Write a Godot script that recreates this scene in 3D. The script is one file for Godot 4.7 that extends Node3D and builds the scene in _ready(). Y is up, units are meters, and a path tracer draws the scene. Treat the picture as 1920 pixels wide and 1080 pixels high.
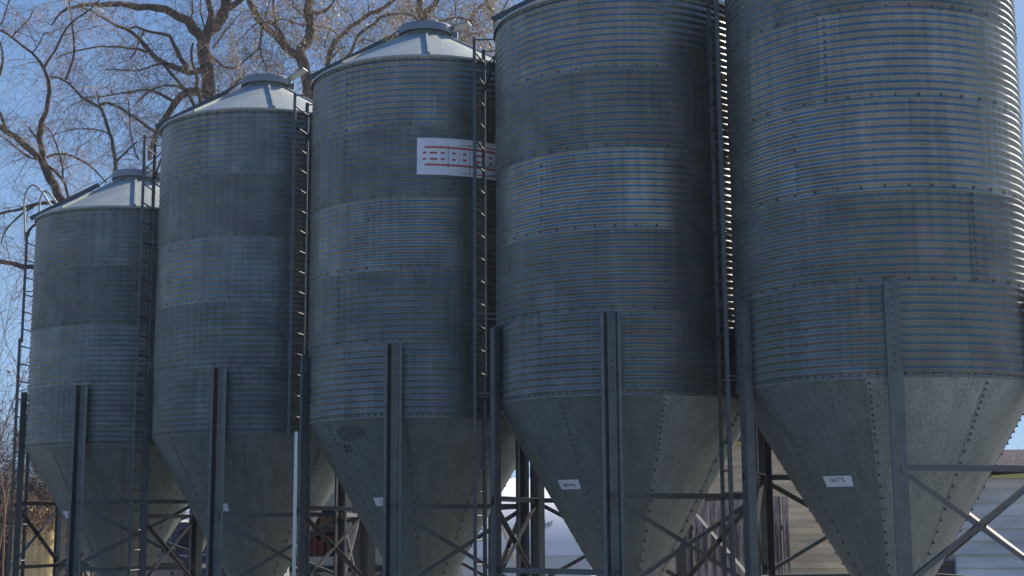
extends Node3D
# A row of five corrugated steel hopper bins, seen from low down on a bright late-autumn day.

# ---------------------------------------------------------------- geometry collector
class Geo:
	var v := PackedVector3Array()
	var n := PackedVector3Array()
	var t := PackedVector2Array()
	var ix := PackedInt32Array()

	func quad(a: Vector3, b: Vector3, c: Vector3, d: Vector3, uva := Vector2(0, 0), uvc := Vector2(1, 1)) -> void:
		var nn := (b - a).cross(d - a)
		if nn.length_squared() < 1e-16:
			nn = (c - b).cross(d - b)
		nn = nn.normalized()
		var s := v.size()
		for p in [a, b, c, d]:
			v.append(p)
			n.append(nn)
		t.append(Vector2(uva.x, uvc.y))
		t.append(uvc)
		t.append(Vector2(uvc.x, uva.y))
		t.append(uva)
		for i in [s, s + 3, s + 1, s + 1, s + 3, s + 2]:
			ix.append(i)

	func tri(a: Vector3, b: Vector3, c: Vector3) -> void:   # counter-clockwise seen from outside
		var nn := (b - a).cross(c - a).normalized()
		var s := v.size()
		for p in [a, b, c]:
			v.append(p)
			n.append(nn)
			t.append(Vector2(p.x + p.z, p.y))
		for i in [s, s + 2, s + 1]:
			ix.append(i)

	func box(c: Vector3, size: Vector3, bs := Basis()) -> void:
		var x := bs.x * size.x * .5
		var y := bs.y * size.y * .5
		var z := bs.z * size.z * .5
		var k := Vector2(size.x, size.y)
		quad(c - x - y + z, c + x - y + z, c + x + y + z, c - x + y + z, Vector2.ZERO, k)
		quad(c + x - y - z, c - x - y - z, c - x + y - z, c + x + y - z, Vector2.ZERO, k)
		quad(c + x - y + z, c + x - y - z, c + x + y - z, c + x + y + z, Vector2.ZERO, Vector2(size.z, size.y))
		quad(c - x - y - z, c - x - y + z, c - x + y + z, c - x + y - z, Vector2.ZERO, Vector2(size.z, size.y))
		quad(c - x + y + z, c + x + y + z, c + x + y - z, c - x + y - z, Vector2.ZERO, Vector2(size.x, size.z))
		quad(c - x - y - z, c + x - y - z, c + x - y + z, c - x - y + z, Vector2.ZERO, Vector2(size.x, size.z))

	func bar(p: Vector3, q: Vector3, w: float, h: float, up := Vector3.UP) -> void:   # w across, h along up
		var y := (q - p).normalized()
		var x := y.cross(up)
		if x.length() < 1e-4:
			x = y.cross(Vector3.RIGHT)
		x = x.normalized()
		box((p + q) * .5, Vector3(w, p.distance_to(q), h), Basis(x, y, x.cross(y)))

	# polygon (counter-clockwise in the plane of bs.x, bs.y, centred on o) pushed along bs.z
	func prism(poly: PackedVector2Array, o: Vector3, bs: Basis, depth: float) -> void:
		var m := poly.size()
		var z := bs.z * depth
		var w := []
		for p in poly:
			w.append(o + bs.x * p.x + bs.y * p.y)
		for i in m:
			var a: Vector3 = w[i]
			var b: Vector3 = w[(i + 1) % m]
			quad(a, b, b + z, a + z, Vector2.ZERO, Vector2(a.distance_to(b), depth))
		var tr := Geometry2D.triangulate_polygon(poly)
		for k in range(0, tr.size(), 3):
			var a2: Vector3 = w[tr[k]]
			var b2: Vector3 = w[tr[k + 1]]
			var c2: Vector3 = w[tr[k + 2]]
			if (poly[tr[k + 1]] - poly[tr[k]]).cross(poly[tr[k + 2]] - poly[tr[k]]) < 0.0:
				var q := b2
				b2 = c2
				c2 = q
			tri(a2 + z, b2 + z, c2 + z)
			tri(a2, c2, b2)

	# f(u, v) with u, v in 0..1; the outside is where dP/du x dP/dv points
	func surf(nu: int, nv: int, f: Callable, closed := false, uvs := Vector2.ONE) -> void:
		var s := v.size()
		var g: Array[Vector3] = []
		for j in nv + 1:
			for i in nu + 1:
				g.append(f.call(float(i) / nu, float(j) / nv))
		var w := nu + 1
		for j in nv + 1:
			for i in nu + 1:
				var i0 := i - 1
				var i1 := i + 1
				if closed:
					i0 = nu - 1 if i == 0 else i0
					i1 = 1 if i == nu else i1
				i0 = maxi(i0, 0)
				i1 = mini(i1, nu)
				var du := g[j * w + i1] - g[j * w + i0]
				var dv := g[mini(j + 1, nv) * w + i] - g[maxi(j - 1, 0) * w + i]
				var nn := du.cross(dv)
				if nn.length_squared() < 1e-18:
					var jj := clampi(j, 1, nv - 1)
					nn = (g[jj * w + i1] - g[jj * w + i0]).cross(dv)
				v.append(g[j * w + i])
				n.append(nn.normalized())
				t.append(Vector2(float(i) / nu * uvs.x, float(j) / nv * uvs.y))
		for j in nv:
			for i in nu:
				var a := s + j * w + i
				for q in [a, a + w, a + 1, a + 1, a + w, a + w + 1]:
					ix.append(q)

	func tube(pts: Array, radii: Array, sides: int, cap := false) -> void:
		var m := pts.size()
		var s := v.size()
		var prev := Vector3.ZERO
		var acc := 0.0
		for j in m:
			var d: Vector3 = (pts[mini(j + 1, m - 1)] - pts[maxi(j - 1, 0)]).normalized()
			var e1 := prev
			if j == 0:
				e1 = d.cross(Vector3.RIGHT if absf(d.x) < .8 else Vector3.UP)
			e1 = (e1 - d * e1.dot(d)).normalized()
			prev = e1
			var e2 := d.cross(e1)
			if j > 0:
				acc += pts[j].distance_to(pts[j - 1])
			for i in sides + 1:
				var a := TAU * i / sides
				var o := e1 * cos(a) + e2 * sin(a)
				v.append(pts[j] + o * radii[j])
				n.append(o)
				t.append(Vector2(float(i) / sides, acc))
		var w := sides + 1
		for j in m - 1:
			for i in sides:
				var a := s + j * w + i
				for q in [a, a + w, a + 1, a + 1, a + w, a + w + 1]:
					ix.append(q)
		if cap:
			for e in 2:
				var j := 0 if e == 0 else m - 1
				for i in sides:
					var a: Vector3 = v[s + j * w + i]
					var b: Vector3 = v[s + j * w + i + 1]
					if e == 0:
						tri(pts[j], b, a)
					else:
						tri(pts[j], a, b)

	func lathe(prof: Array, segs: int, o := Vector3.ZERO) -> void:   # prof from bottom to top, Vector2(r, y)
		for k in prof.size() - 1:
			var a: Vector2 = prof[k]
			var b: Vector2 = prof[k + 1]
			surf(segs, 1, func(u, w):
				var p := a.lerp(b, w)
				return o + Vector3(p.x * sin(TAU * u), p.y, p.x * cos(TAU * u)), true, Vector2(6, 1))

	# a line of pen or paint laid on a surface: where(x, y) gives the point on it
	func stroke(pts: Array, w: float, where: Callable) -> void:
		for k in pts.size() - 1:
			var p: Vector2 = pts[k]
			var q: Vector2 = pts[k + 1]
			var d := (q - p).normalized() * w * .5
			var e := Vector2(-d.y, d.x)
			quad(where.call(p - d - e), where.call(q + d - e), where.call(q + d + e), where.call(p - d + e))

	func mesh() -> ArrayMesh:
		var a := []
		a.resize(Mesh.ARRAY_MAX)
		a[Mesh.ARRAY_VERTEX] = v
		a[Mesh.ARRAY_NORMAL] = n
		a[Mesh.ARRAY_TEX_UV] = t
		a[Mesh.ARRAY_INDEX] = ix
		var m := ArrayMesh.new()
		m.add_surface_from_arrays(Mesh.PRIMITIVE_TRIANGLES, a)
		return m

# ---------------------------------------------------------------- scene helpers
const RING := 0.8128
const BR := 1.3596
var rng := RandomNumberGenerator.new()
var used := {}

func numbered(called: String) -> String:
	if not used.has(called):
		used[called] = 0
		return called
	used[called] += 1
	return "%s_%03d" % [called, used[called]]

func put(called: String, m: Mesh, mt: Material, parent: Node = null) -> MeshInstance3D:
	var o := MeshInstance3D.new()
	o.mesh = m
	o.material_override = mt
	if parent == null:
		o.name = numbered(called)
		add_child(o, true)
	else:
		o.name = called
		parent.add_child(o, true)
	return o

func geo(called: String, g: Geo, mt: Material, parent: Node = null) -> MeshInstance3D:
	return put(called, g.mesh(), mt, parent)

func tag(o: Node, label: String, category: String, group := "") -> void:
	o.set_meta("label", label)
	o.set_meta("category", category)
	if group:
		o.set_meta("group", group)

func thing(called: String, label: String, category: String, at: Vector3, turn := 0.0, group := "") -> Node3D:
	var o := Node3D.new()
	o.name = numbered(called)
	add_child(o, true)
	o.position = at
	o.rotation.y = turn
	tag(o, label, category, group)
	return o

func structure(o: Node) -> Node:
	o.set_meta("kind", "structure")
	return o

func lin(r: float, g: float, b: float) -> Color:
	return Color(r, g, b).linear_to_srgb()

func mat(c: Color, rough := .8, metal := 0.0, tex: Texture2D = null, uvs := Vector3.ONE) -> StandardMaterial3D:
	var m := StandardMaterial3D.new()
	m.albedo_color = c
	m.roughness = rough
	m.metallic = metal
	if tex:
		m.albedo_texture = tex
		m.uv1_scale = uvs
	return m

func tri_mat(c: Color, rough: float, metal: float, tex: Texture2D, s: float, world := false) -> StandardMaterial3D:
	var m := mat(c, rough, metal, tex, Vector3(s, s, s))
	m.uv1_triplanar = true
	m.uv1_world_triplanar = world
	return m

func picture(w: int, h: int, f: Callable) -> ImageTexture:   # f gives a colour for each pixel
	var im := Image.create(w, h, false, Image.FORMAT_RGB8)
	for y in h:
		for x in w:
			im.set_pixel(x, y, f.call(x, y))
	return ImageTexture.create_from_image(im)

func noise(seed_: int, freq: float, oct := 3, kind := FastNoiseLite.TYPE_SIMPLEX_SMOOTH) -> FastNoiseLite:
	var f := FastNoiseLite.new()
	f.seed = seed_
	f.noise_type = kind
	f.frequency = freq
	f.fractal_octaves = oct
	return f

# ---------------------------------------------------------------- materials
var M := {}
var finish: Array = []

func streak_texture(seed_: int) -> ImageTexture:   # runs and dust on a wall sheet, 2.9 m by 0.8 m
	var a := noise(seed_, .012, 4)
	var b := noise(seed_ + 1, .09, 3)
	var c := noise(seed_ + 2, .004, 3)
	var drip := PackedFloat32Array()            # runs that start under the upper lap
	drip.resize(1024 * 256)
	var rr := RandomNumberGenerator.new()
	rr.seed = seed_
	for q in 90:
		var x0 := rr.randi_range(4, 1015)
		var w := rr.randi_range(1, 5)
		var l := rr.randi_range(25, 230)
		var s := rr.randf_range(.02, .09) * (-1.0 if rr.randf() < .75 else .7)
		for yy in l:
			var fade := pow(1.0 - float(yy) / l, .8)
			for xx in w:
				drip[(255 - yy) * 1024 + x0 + xx] += s * fade
	return picture(1024, 256, func(x, y):
		var run: float = a.get_noise_2d(x * 2.6, y * .10)
		var fine: float = b.get_noise_2d(x * 1.3, y * 1.3)
		var cloud: float = c.get_noise_2d(x, y * 1.6)
		var k := clampf(.84 + run * .085 + fine * .025 + cloud * .11 + drip[y * 1024 + x], .3, 1.0)
		return Color(k, k, k))

func spangle_texture(seed_: int, contrast: float) -> ImageTexture:   # crystals and grey flecks of galvanised plate
	var a := noise(seed_, .085, 1, FastNoiseLite.TYPE_CELLULAR)
	a.cellular_return_type = FastNoiseLite.RETURN_CELL_VALUE
	a.domain_warp_enabled = true
	a.domain_warp_amplitude = 22.0
	a.domain_warp_frequency = .03
	var b := noise(seed_ + 3, .042, 4)
	var c := noise(seed_ + 5, .005, 3)
	var d := noise(seed_ + 7, .06, 3)
	return picture(512, 512, func(x, y):
		var k: float = .80 + a.get_noise_2d(x, y) * .035 * contrast
		var f: float = b.get_noise_2d(x, y)
		if f > .10:
			k -= minf(f - .10, .22) * .8 * contrast
		k += c.get_noise_2d(x, y) * .06 + d.get_noise_2d(x * .5, y * .03) * .05
		k = clampf(k, .25, 1.0)
		return Color(k, k, k))

func make_materials() -> void:
	var st := [streak_texture(11), streak_texture(29)]
	# six steps of weathering, from chalky to bright
	for k in 6:
		var q := k / 5.0
		var row := []
		for s in 2:
			var base := lin(lerpf(.262, .388, q), lerpf(.268, .398, q), lerpf(.236, .352, q))
			var m := mat(base, lerpf(.56, .41, q), lerpf(.70, .85, q), st[s])
			m.uv1_offset = Vector3(.37 * k + .13 * s, 0, 0)
			row.append(m)
		finish.append(row)
	M.cone = []
	for k in 3:
		var tx := spangle_texture(51 + k * 17, [.5, .2, .35][k])
		M.cone.append(mat(lin(.325, .372, .348), .6, .5, tx, Vector3(1.3, 1.3, 1.3)))
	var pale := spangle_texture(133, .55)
	M.cone.append(mat(lin(.50, .555, .525), .6, .45, pale, Vector3(1.3, 1.3, 1.3)))  # real spangle, but the paler tone paints in brighter light from the right
	M.roof = tri_mat(lin(.61, .635, .575), .5, .25, M.cone[1].albedo_texture, .9)
	M.leg = tri_mat(lin(.235, .237, .225), .47, .7, M.cone[1].albedo_texture, 1.7)
	M.strut = tri_mat(lin(.21, .21, .20), .5, .7, M.cone[1].albedo_texture, 2.0)
	M.ladder = tri_mat(lin(.17, .172, .165), .5, .7, M.cone[1].albedo_texture, 2.0)
	M.new_steel = mat(lin(.40, .44, .47), .3, .95)
	M.rung = mat(lin(.11, .112, .112), .5, .7)
	M.bolt = mat(lin(.11, .106, .10), .6, .5)
	M.lid = mat(lin(.20, .22, .24), .45, .75)
	M.dark = mat(lin(.012, .012, .013), .8)
	M.paper = mat(lin(.74, .74, .77), .9)
	M.ink = mat(lin(.03, .035, .05), .9)
	M.stencil = mat(lin(.012, .013, .016), .85)
	M.patch = mat(lin(.13, .14, .15), .65, .5)
	var bk := noise(301, .02, 4)
	var bk2 := noise(302, .11, 2)
	M.bark_tex = picture(256, 256, func(x, y):
		var k: float = clampf(.62 + bk.get_noise_2d(x * 2.4, y * .5) * .55 + bk2.get_noise_2d(x * 1.5, y * .4) * .3, .12, 1.0)
		return Color(k, k * .94, k * .88))
	M.bark = tri_mat(lin(.175, .15, .132), .9, 0, M.bark_tex, 2.2)
	M.bark_pale = tri_mat(lin(.25, .20, .155), .9, 0, M.bark_tex, 2.2)
	M.twig = mat(lin(.22, .135, .09), .7)
	M.twig_pale = mat(lin(.38, .28, .20), .6)
	M.scrub = mat(lin(.065, .045, .034), .9)
	M.leaf_y = mat(lin(.52, .36, .06), .6)
	M.leaf_b = mat(lin(.20, .125, .07), .85)
	for q in [M.leaf_y, M.leaf_b]:
		q.backlight_enabled = true
		q.backlight = q.albedo_color * .5
		q.cull_mode = BaseMaterial3D.CULL_DISABLED

# ---------------------------------------------------------------- the bins
func bin_pt(deg: float, h: float, r: float) -> Vector3:
	var a := deg_to_rad(deg)
	return Vector3(r * sin(a), h, r * cos(a))

func cone_r(d: float) -> float:
	return BR - d / 1.7320508

var sheet_meshes: Array = []
var cone_mesh: ArrayMesh
var roof_mesh: ArrayMesh
var bolt_mesh: ArrayMesh
var rung_mesh: ArrayMesh
const CONE_D := 1.96
const ROOF_R := 1.386

func make_shared() -> void:
	for k in 4:
		var nz := noise(70 + k, .9, 2)
		var g := Geo.new()
		g.surf(44, 108, func(u, w):
			var a := deg_to_rad(lerpf(-61.5, 61.5, u))
			var e := absf(w - .5) * 2.0
			var soft := 1.0 - smoothstep(.965, 1.0, e) * .75          # the lap at top and bottom is pressed flatter
			var r: float = BR + .0062 * cos(TAU * 12.0 * w) * soft + .004 * (1.0 - u) + .0035 * (1.0 - w)
			r +=   .0040 * nz.get_noise_3d(a * 1.6, w * 1.1, 0.0) + .0015 * nz.get_noise_3d(a * 7.0, w * 3.0, 5.0)
			return Vector3(r * sin(a), w * (RING + .012) - .010, r * cos(a)), false, Vector2.ONE)
		sheet_meshes.append(g.mesh())
	var nc := noise(90, 1.1, 2)
	var c := Geo.new()
	c.surf(14, 16, func(u, w):
		var a := deg_to_rad(lerpf(0.0, 46.3, u))
		var d := lerpf(CONE_D, -.012, w)
		var r: float = cone_r(d) + .0035 * (1.0 - u) + .004 * nc.get_noise_2d(a * 2.0, d * 1.5) * minf(d, 1.0) * sin(PI * u)
		return Vector3(r * sin(a), -d, r * cos(a)), false, Vector2(1.07, 1.95))
	cone_mesh = c.mesh()
	var r := Geo.new()
	r.surf(16, 6, func(u, w):
		var a := deg_to_rad(lerpf(0.0, 45.0, u))
		var q := lerpf(ROOF_R, .30, w)
		return Vector3(q * sin(a), (ROOF_R - q) * .57735, q * cos(a)))
	r.surf(16, 1, func(u, w):                                         # turned-down drip edge
		var a := deg_to_rad(lerpf(0.0, 45.0, u))
		return Vector3((ROOF_R - .004 * (1.0 - w)) * sin(a), lerpf(-.028, 0.0, w), ROOF_R * cos(a)))
	var lo := Vector3(0, .014, ROOF_R)
	var hi := Vector3(0, (ROOF_R - .31) * .57735 + .014, .31)
	r.bar(lo, hi, .03, .03)                                           # standing seam
	roof_mesh = r.mesh()
	var b := Geo.new()
	b.surf(6, 2, func(u, w):
		var q: float = [.0095, .008, .0005][int(w * 2.0 + .1)]
		var z: float = [0.0, .008, .011][int(w * 2.0 + .1)]
		return Vector3(q * cos(TAU * u), q * sin(TAU * u), z), true)
	bolt_mesh = b.mesh()
	var t := Geo.new()
	t.tube([Vector3(-.5, 0, 0), Vector3(.5, 0, 0)], [.0105, .0105], 8, true)
	rung_mesh = t.mesh()

func aim(p: Vector3, out: Vector3) -> Transform3D:   # a transform whose z points out of the surface
	var z := out.normalized()
	var x := Vector3.UP.cross(z).normalized()
	return Transform3D(Basis(x, z.cross(x), z), p)

func bolts(spots: Array, parent: Node, called := "bolt_heads") -> void:
	var mm := MultiMesh.new()
	mm.transform_format = MultiMesh.TRANSFORM_3D
	mm.mesh = bolt_mesh
	mm.instance_count = spots.size()
	for i in spots.size():
		mm.set_instance_transform(i, spots[i])
	var o := MultiMeshInstance3D.new()
	o.multimesh = mm
	o.material_override = M.bolt
	o.name = called
	o.set_meta("kind", "stuff")
	parent.add_child(o, true)

const HAT := [Vector2(-.100, .080), Vector2(-.100, .075), Vector2(-.070, .075), Vector2(-.044, .002), Vector2(.044, .002), Vector2(.070, .075), Vector2(.100, .075), Vector2(.100, .080), Vector2(.066, .080), Vector2(.040, .007), Vector2(-.040, .007), Vector2(-.066, .080)]
const CHANNEL := [Vector2(-.062, .0), Vector2(-.056, .0), Vector2(-.056, .074), Vector2(.056, .074), Vector2(.056, .0), Vector2(.062, .0), Vector2(.062, .080), Vector2(-.062, .080)]

func leg_part(t: Node3D, deg: float, base: float, kind: int, spots: Array) -> void:
	var g := Geo.new()
	var a := deg_to_rad(deg)
	var bs := Basis(Vector3(cos(a), 0, -sin(a)), Vector3(sin(a), 0, cos(a)), Vector3.DOWN)
	var prof := PackedVector2Array(HAT if kind == 0 else CHANNEL)
	prof.reverse()
	var top := base + RING - .02
	g.prism(prof, bin_pt(deg, top, BR + .010), bs, top - .012)
	g.box(bin_pt(deg, .006, BR + .03), Vector3(.24, .012, .2), Basis(bs.x, Vector3.UP, bs.y))
	geo("leg", g, M.leg, t)
	for k in 12:
		var out := bin_pt(deg, 0, 1)
		spots.append(aim(bin_pt(deg, base + .05 + k * .0677, BR + .010 + (.0075 if kind == 0 else .0805)), out))

func angle_iron(g: Geo, p: Vector3, q: Vector3, out: Vector3, w := .05) -> void:   # an L section, one flange facing out
	var y := (q - p).normalized()
	var z := (out - y * out.dot(y)).normalized()
	var x := y.cross(z)
	var c := (p + q) * .5
	var l := p.distance_to(q)
	g.box(c, Vector3(w, l, .005), Basis(x, y, z))
	g.box(c - x * (w * .5 - .0025) - z * (w * .5 - .0005), Vector3(.005, l, w - .005), Basis(x, y, z))

func braces(t: Node3D, d0: float, d1: float, y1: float, y0: float, cross := true) -> void:
	var rr := BR + .094
	var mid := bin_pt((d0 + d1) * .5, 0, 1)
	var g := Geo.new()
	angle_iron(g, bin_pt(d0, y1, rr) , bin_pt(d1, y1, rr), mid, .052)
	geo("strut", g, M.strut, t)
	if cross:
		for s in 2:
			var b := Geo.new()
			var off := mid * (.008 + .010 * s)
			angle_iron(b, bin_pt(d0, y1 - .02 if s == 0 else y0, rr) + off, bin_pt(d1, y0 if s == 0 else y1 - .02, rr) + off, mid, .042)
			geo("brace", b, M.strut, t)
		var c := (bin_pt(d0, (y1 + y0) * .5, rr) + bin_pt(d1, (y1 + y0) * .5, rr)) * .5
		var kn := []
		for p in [c + mid * .024, bin_pt(d0, y1, rr) + mid * .012 + (bin_pt(d1, y1, rr) - bin_pt(d0, y1, rr)) * .03, bin_pt(d1, y1, rr) + mid * .012 + (bin_pt(d0, y1, rr) - bin_pt(d1, y1, rr)) * .03]:
			kn.append(aim(p, mid))
		bolts(kn, t, "brace_bolts")
		var b2 := Geo.new()
		angle_iron(b2, bin_pt(d0, y0 - .03, rr), bin_pt(d1, y0 - .03, rr), mid, .052)
		geo("strut", b2, M.strut, t)

func ladder_part(t: Node3D, deg: float, off: float, base: float, top: float, kind: int) -> void:
	var l := Node3D.new()
	l.name = "ladder"
	t.add_child(l, true)
	var a := deg_to_rad(deg)
	var tx := Vector3(cos(a), 0, -sin(a))
	var ot := Vector3(sin(a), 0, cos(a))
	var c := ot * (BR + off)
	for s in [-1.0, 1.0]:
		var g := Geo.new()
		var x: Vector3 = tx * .215 * s
		var low := .45
		var split := base - .12 if kind == 3 else (base + 1.55 if kind == 1 else low)
		var o2: Vector3 = (ot * -.10 if kind == 3 else ot * .028) if split > low else Vector3.ZERO
		g.box(c + x + Vector3.UP * (base + top + split) * .5, Vector3(.014, base + top - split, .036), Basis(tx, Vector3.UP, ot))
		g.box(c + x - tx * .012 * s + ot * .018 + Vector3.UP * (base + top + split) * .5, Vector3(.024, base + top - split, .005), Basis(tx, Vector3.UP, ot))
		for k in int((base + top - split) / .5):
			g.box(c + x * 1.04 + Vector3.UP * (split + .06 + k * .5), Vector3(.012, .022, .02), Basis(tx, Vector3.UP, ot))
		geo("rail", g, M.ladder, l)
		if split > low:
			var g2 := Geo.new()
			g2.box(c + x * 1.02 + o2 + Vector3.UP * (split + .06 + low) * .5, Vector3(.016, split + .06 - low, .040), Basis(tx, Vector3.UP, ot))
			g2.box(c + x * 1.02 - tx * .013 * s + o2 + ot * .017 + Vector3.UP * (split + .06 + low) * .5, Vector3(.026, split + .06 - low, .005), Basis(tx, Vector3.UP, ot))
			geo("rail", g2, M.new_steel if kind == 3 and s > 0.0 else M.ladder, l)
	var n := int((base + top - .6) / .254)
	for k in n:
		var o := put("rung", rung_mesh, M.rung, l)
		o.transform = Transform3D(Basis(tx * .44, Vector3.UP, ot), c + Vector3.UP * (base + top - .16 - k * .254) - (ot * .10 if kind == 3 and top - .16 - k * .254 < -.1 else Vector3.ZERO))
	# stand-off irons back to the wall
	var hs := [top - .03, top - .5, 2.62, 1.0, .15]
	if kind == 5:
		hs = [3.25, 2.45, .85, .12]
	if kind == 1:
		hs = [2.3, .85]
	for k in hs.size():
		for s in [-1.0, 1.0]:
			var g := Geo.new()
			var h: float = base + hs[k]
			var p: Vector3 = c + tx * .215 * s + Vector3.UP * h
			var da: float = .215 / (BR + off) * s
			var q: Vector3 = Vector3(sin(a + da), 0, cos(a + da)) * (BR + .006)
			q.y = h
			if k == 1 and kind != 5:
				q = Vector3(sin(a - da * .2), 0, cos(a - da * .2)) * (BR + .006)
				q.y = h + .42 if kind != 1 else h + .1
			g.bar(p, q, .022, .012)
			geo("bracket", g, M.strut, l)

func roof_parts(t: Node3D, deg: float, h: float, lever: float) -> void:
	for k in 8:
		var o := put("roof_panel", roof_mesh, M.roof, t)
		o.position.y = h
		o.rotation.y = deg_to_rad(deg + 45.0 * k)
	var top := h + (ROOF_R - .31) * .57735
	var c := Geo.new()
	c.lathe([Vector2(.312, top - .03), Vector2(.312, top + .085)], 40)
	geo("collar", c, M.leg, t)
	var l := Geo.new()
	l.lathe([Vector2(.325, top + .055), Vector2(.345, top + .055), Vector2(.348, top + .145), Vector2(.34, top + .155), Vector2(.2, top + .182), Vector2(.001, top + .19)], 48)
	var lid := geo("lid", l, M.lid, t)
	# lever plate and hinge on the side away from the ladder
	var g := Geo.new()
	var a := deg_to_rad(75.0)
	var ot := Vector3(sin(a), 0, cos(a))
	var tx := Vector3(cos(a), 0, -sin(a))
	g.bar(ot * .30 + Vector3.UP * (top + .13), ot * .56 + Vector3.UP * (top + .13 + lever), .15, .014)
	g.bar(ot * .345 + Vector3.UP * (top + .03), ot * .345 + Vector3.UP * (top + .16), .06, .03, ot)
	g.bar(ot * .38 + Vector3.UP * (top + .0), ot * .38 + Vector3.UP * (top + .09), .03, .06, ot)
	geo("hinge", g, M.lid, lid)
	# flat rod that opens the lid from the ladder
	var rd := Geo.new()
	var b := deg_to_rad(-74.0)
	var o2 := Vector3(sin(b), 0, cos(b))
	var y0 := h + .05
	rd.bar(o2 * (ROOF_R + .06) + Vector3.UP * (y0 - .02), o2 * .52 + Vector3.UP * (h + (ROOF_R - .52) * .57735 + .085), .012, .065)
	rd.bar(o2 * .52 + Vector3.UP * (h + (ROOF_R - .52) * .57735 + .075), o2 * .34 + Vector3.UP * (top + .12), .014, .014)
	for q in [1.25, .95, .62]:
		rd.bar(o2 * q + Vector3.UP * (h + (ROOF_R - q) * .57735), o2 * q + Vector3.UP * (h + (ROOF_R - q) * .57735 + .06), .02, .02)
	geo("opening_rod", rd, M.ladder, t)

func make_bin(i: int, label: String, c: Dictionary) -> Node3D:
	var t := thing("grain_bin", label, "grain bin", Vector3(c.x, 0, -c.z), 0, "row of hopper bottomed grain bins")
	var base: float = c.base
	var n: int = c.fin.size()
	var spots := []
	for k in n:
		for s in 3:
			var q := clampi(roundi(c.fin[k] * 5.0 + rng.randf_range(-.15, .15)), 0, 5)
			var o := put("wall_sheet", sheet_meshes[(k * 3 + s + i) % 4], finish[q][(k + s + i) % 2], t)
			o.position.y = base + k * RING
			o.rotation.y = deg_to_rad(c.seam[k] + 60.0 + 120.0 * s)
			for b in 12:
				for e in 2:
					if e == 1 or (b % 2 == 1 and k % 2 == 0):
						continue
					spots.append(aim(bin_pt(c.seam[k] + 120.0 * s + .75 + e * 1.1, base + (k + (b + .5) / 12.0) * RING, BR + .0), bin_pt(c.seam[k] + 120.0 * s, 0, 1)))
	for k in range(1, n):
		for b in 42:
			var dg: float = b * 360.0 / 42.0 + c.seam[k]
			spots.append(aim(bin_pt(dg, base + k * RING + .028, BR + .006), bin_pt(dg, .0, 1)))
	for b in 110:
		var dg := b * 360.0 / 110.0
		spots.append(aim(bin_pt(dg, base + .022, BR + .009), bin_pt(dg, 0, 1)))
	for b in 64:
		var dg2 := b * 360.0 / 64.0
		spots.append(aim(bin_pt(dg2, base + n * RING - .035, BR + .006), bin_pt(dg2, 0, 1)))
	# hopper
	for k in 8:
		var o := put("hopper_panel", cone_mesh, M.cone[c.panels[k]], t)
		o.position.y = base
		o.rotation.y = deg_to_rad(c.cone + 45.0 * k)
		var d := .05
		var kk := 0
		while d < CONE_D - .1:
			var dg3: float = c.cone + 45.0 * k + .9 - d * .1
			spots.append(aim(bin_pt(dg3 + .6 * d, base - d, cone_r(d) + .004), bin_pt(dg3, -.577, 1)).scaled_local(Vector3.ONE * 1.35))
			d += .052 if kk < 9 else .098
			kk += 1
	var ou := Geo.new()
	ou.lathe([Vector2(.20, base - CONE_D - .16), Vector2(.24, base - CONE_D - .02), Vector2(.25, base - CONE_D + .06)], 24)
	ou.box(Vector3(0, base - CONE_D - .12, .1), Vector3(.56, .05, .8))
	geo("outlet", ou, M.leg, t)
	bolts(spots, t)
	# legs, struts and braces
	var ls := []
	for k in c.legs.size():
		leg_part(t, c.legs[k], base, c.leg_kind, ls)
	bolts(ls, t, "leg_bolts")
	var L: Array = c.legs
	for k in L.size():
		var a: float = L[k]
		var b: float = L[(k + 1) % L.size()]
		if b < a:
			b += 360.0
		if k == 0:                       # the open bay at the front
			if i == 4:
				braces(t, a, b, 1.19, .4, false)
			else:
				braces(t, a, b, .62, .3, false)
		else:
			braces(t, a, b, base + c.strut, base + c.strut - c.xh)
	ladder_part(t, c.lad, c.off, base, c.ltop, i)
	roof_parts(t, c.roof, base + n * RING + .01, c.lever)
	return t

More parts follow.
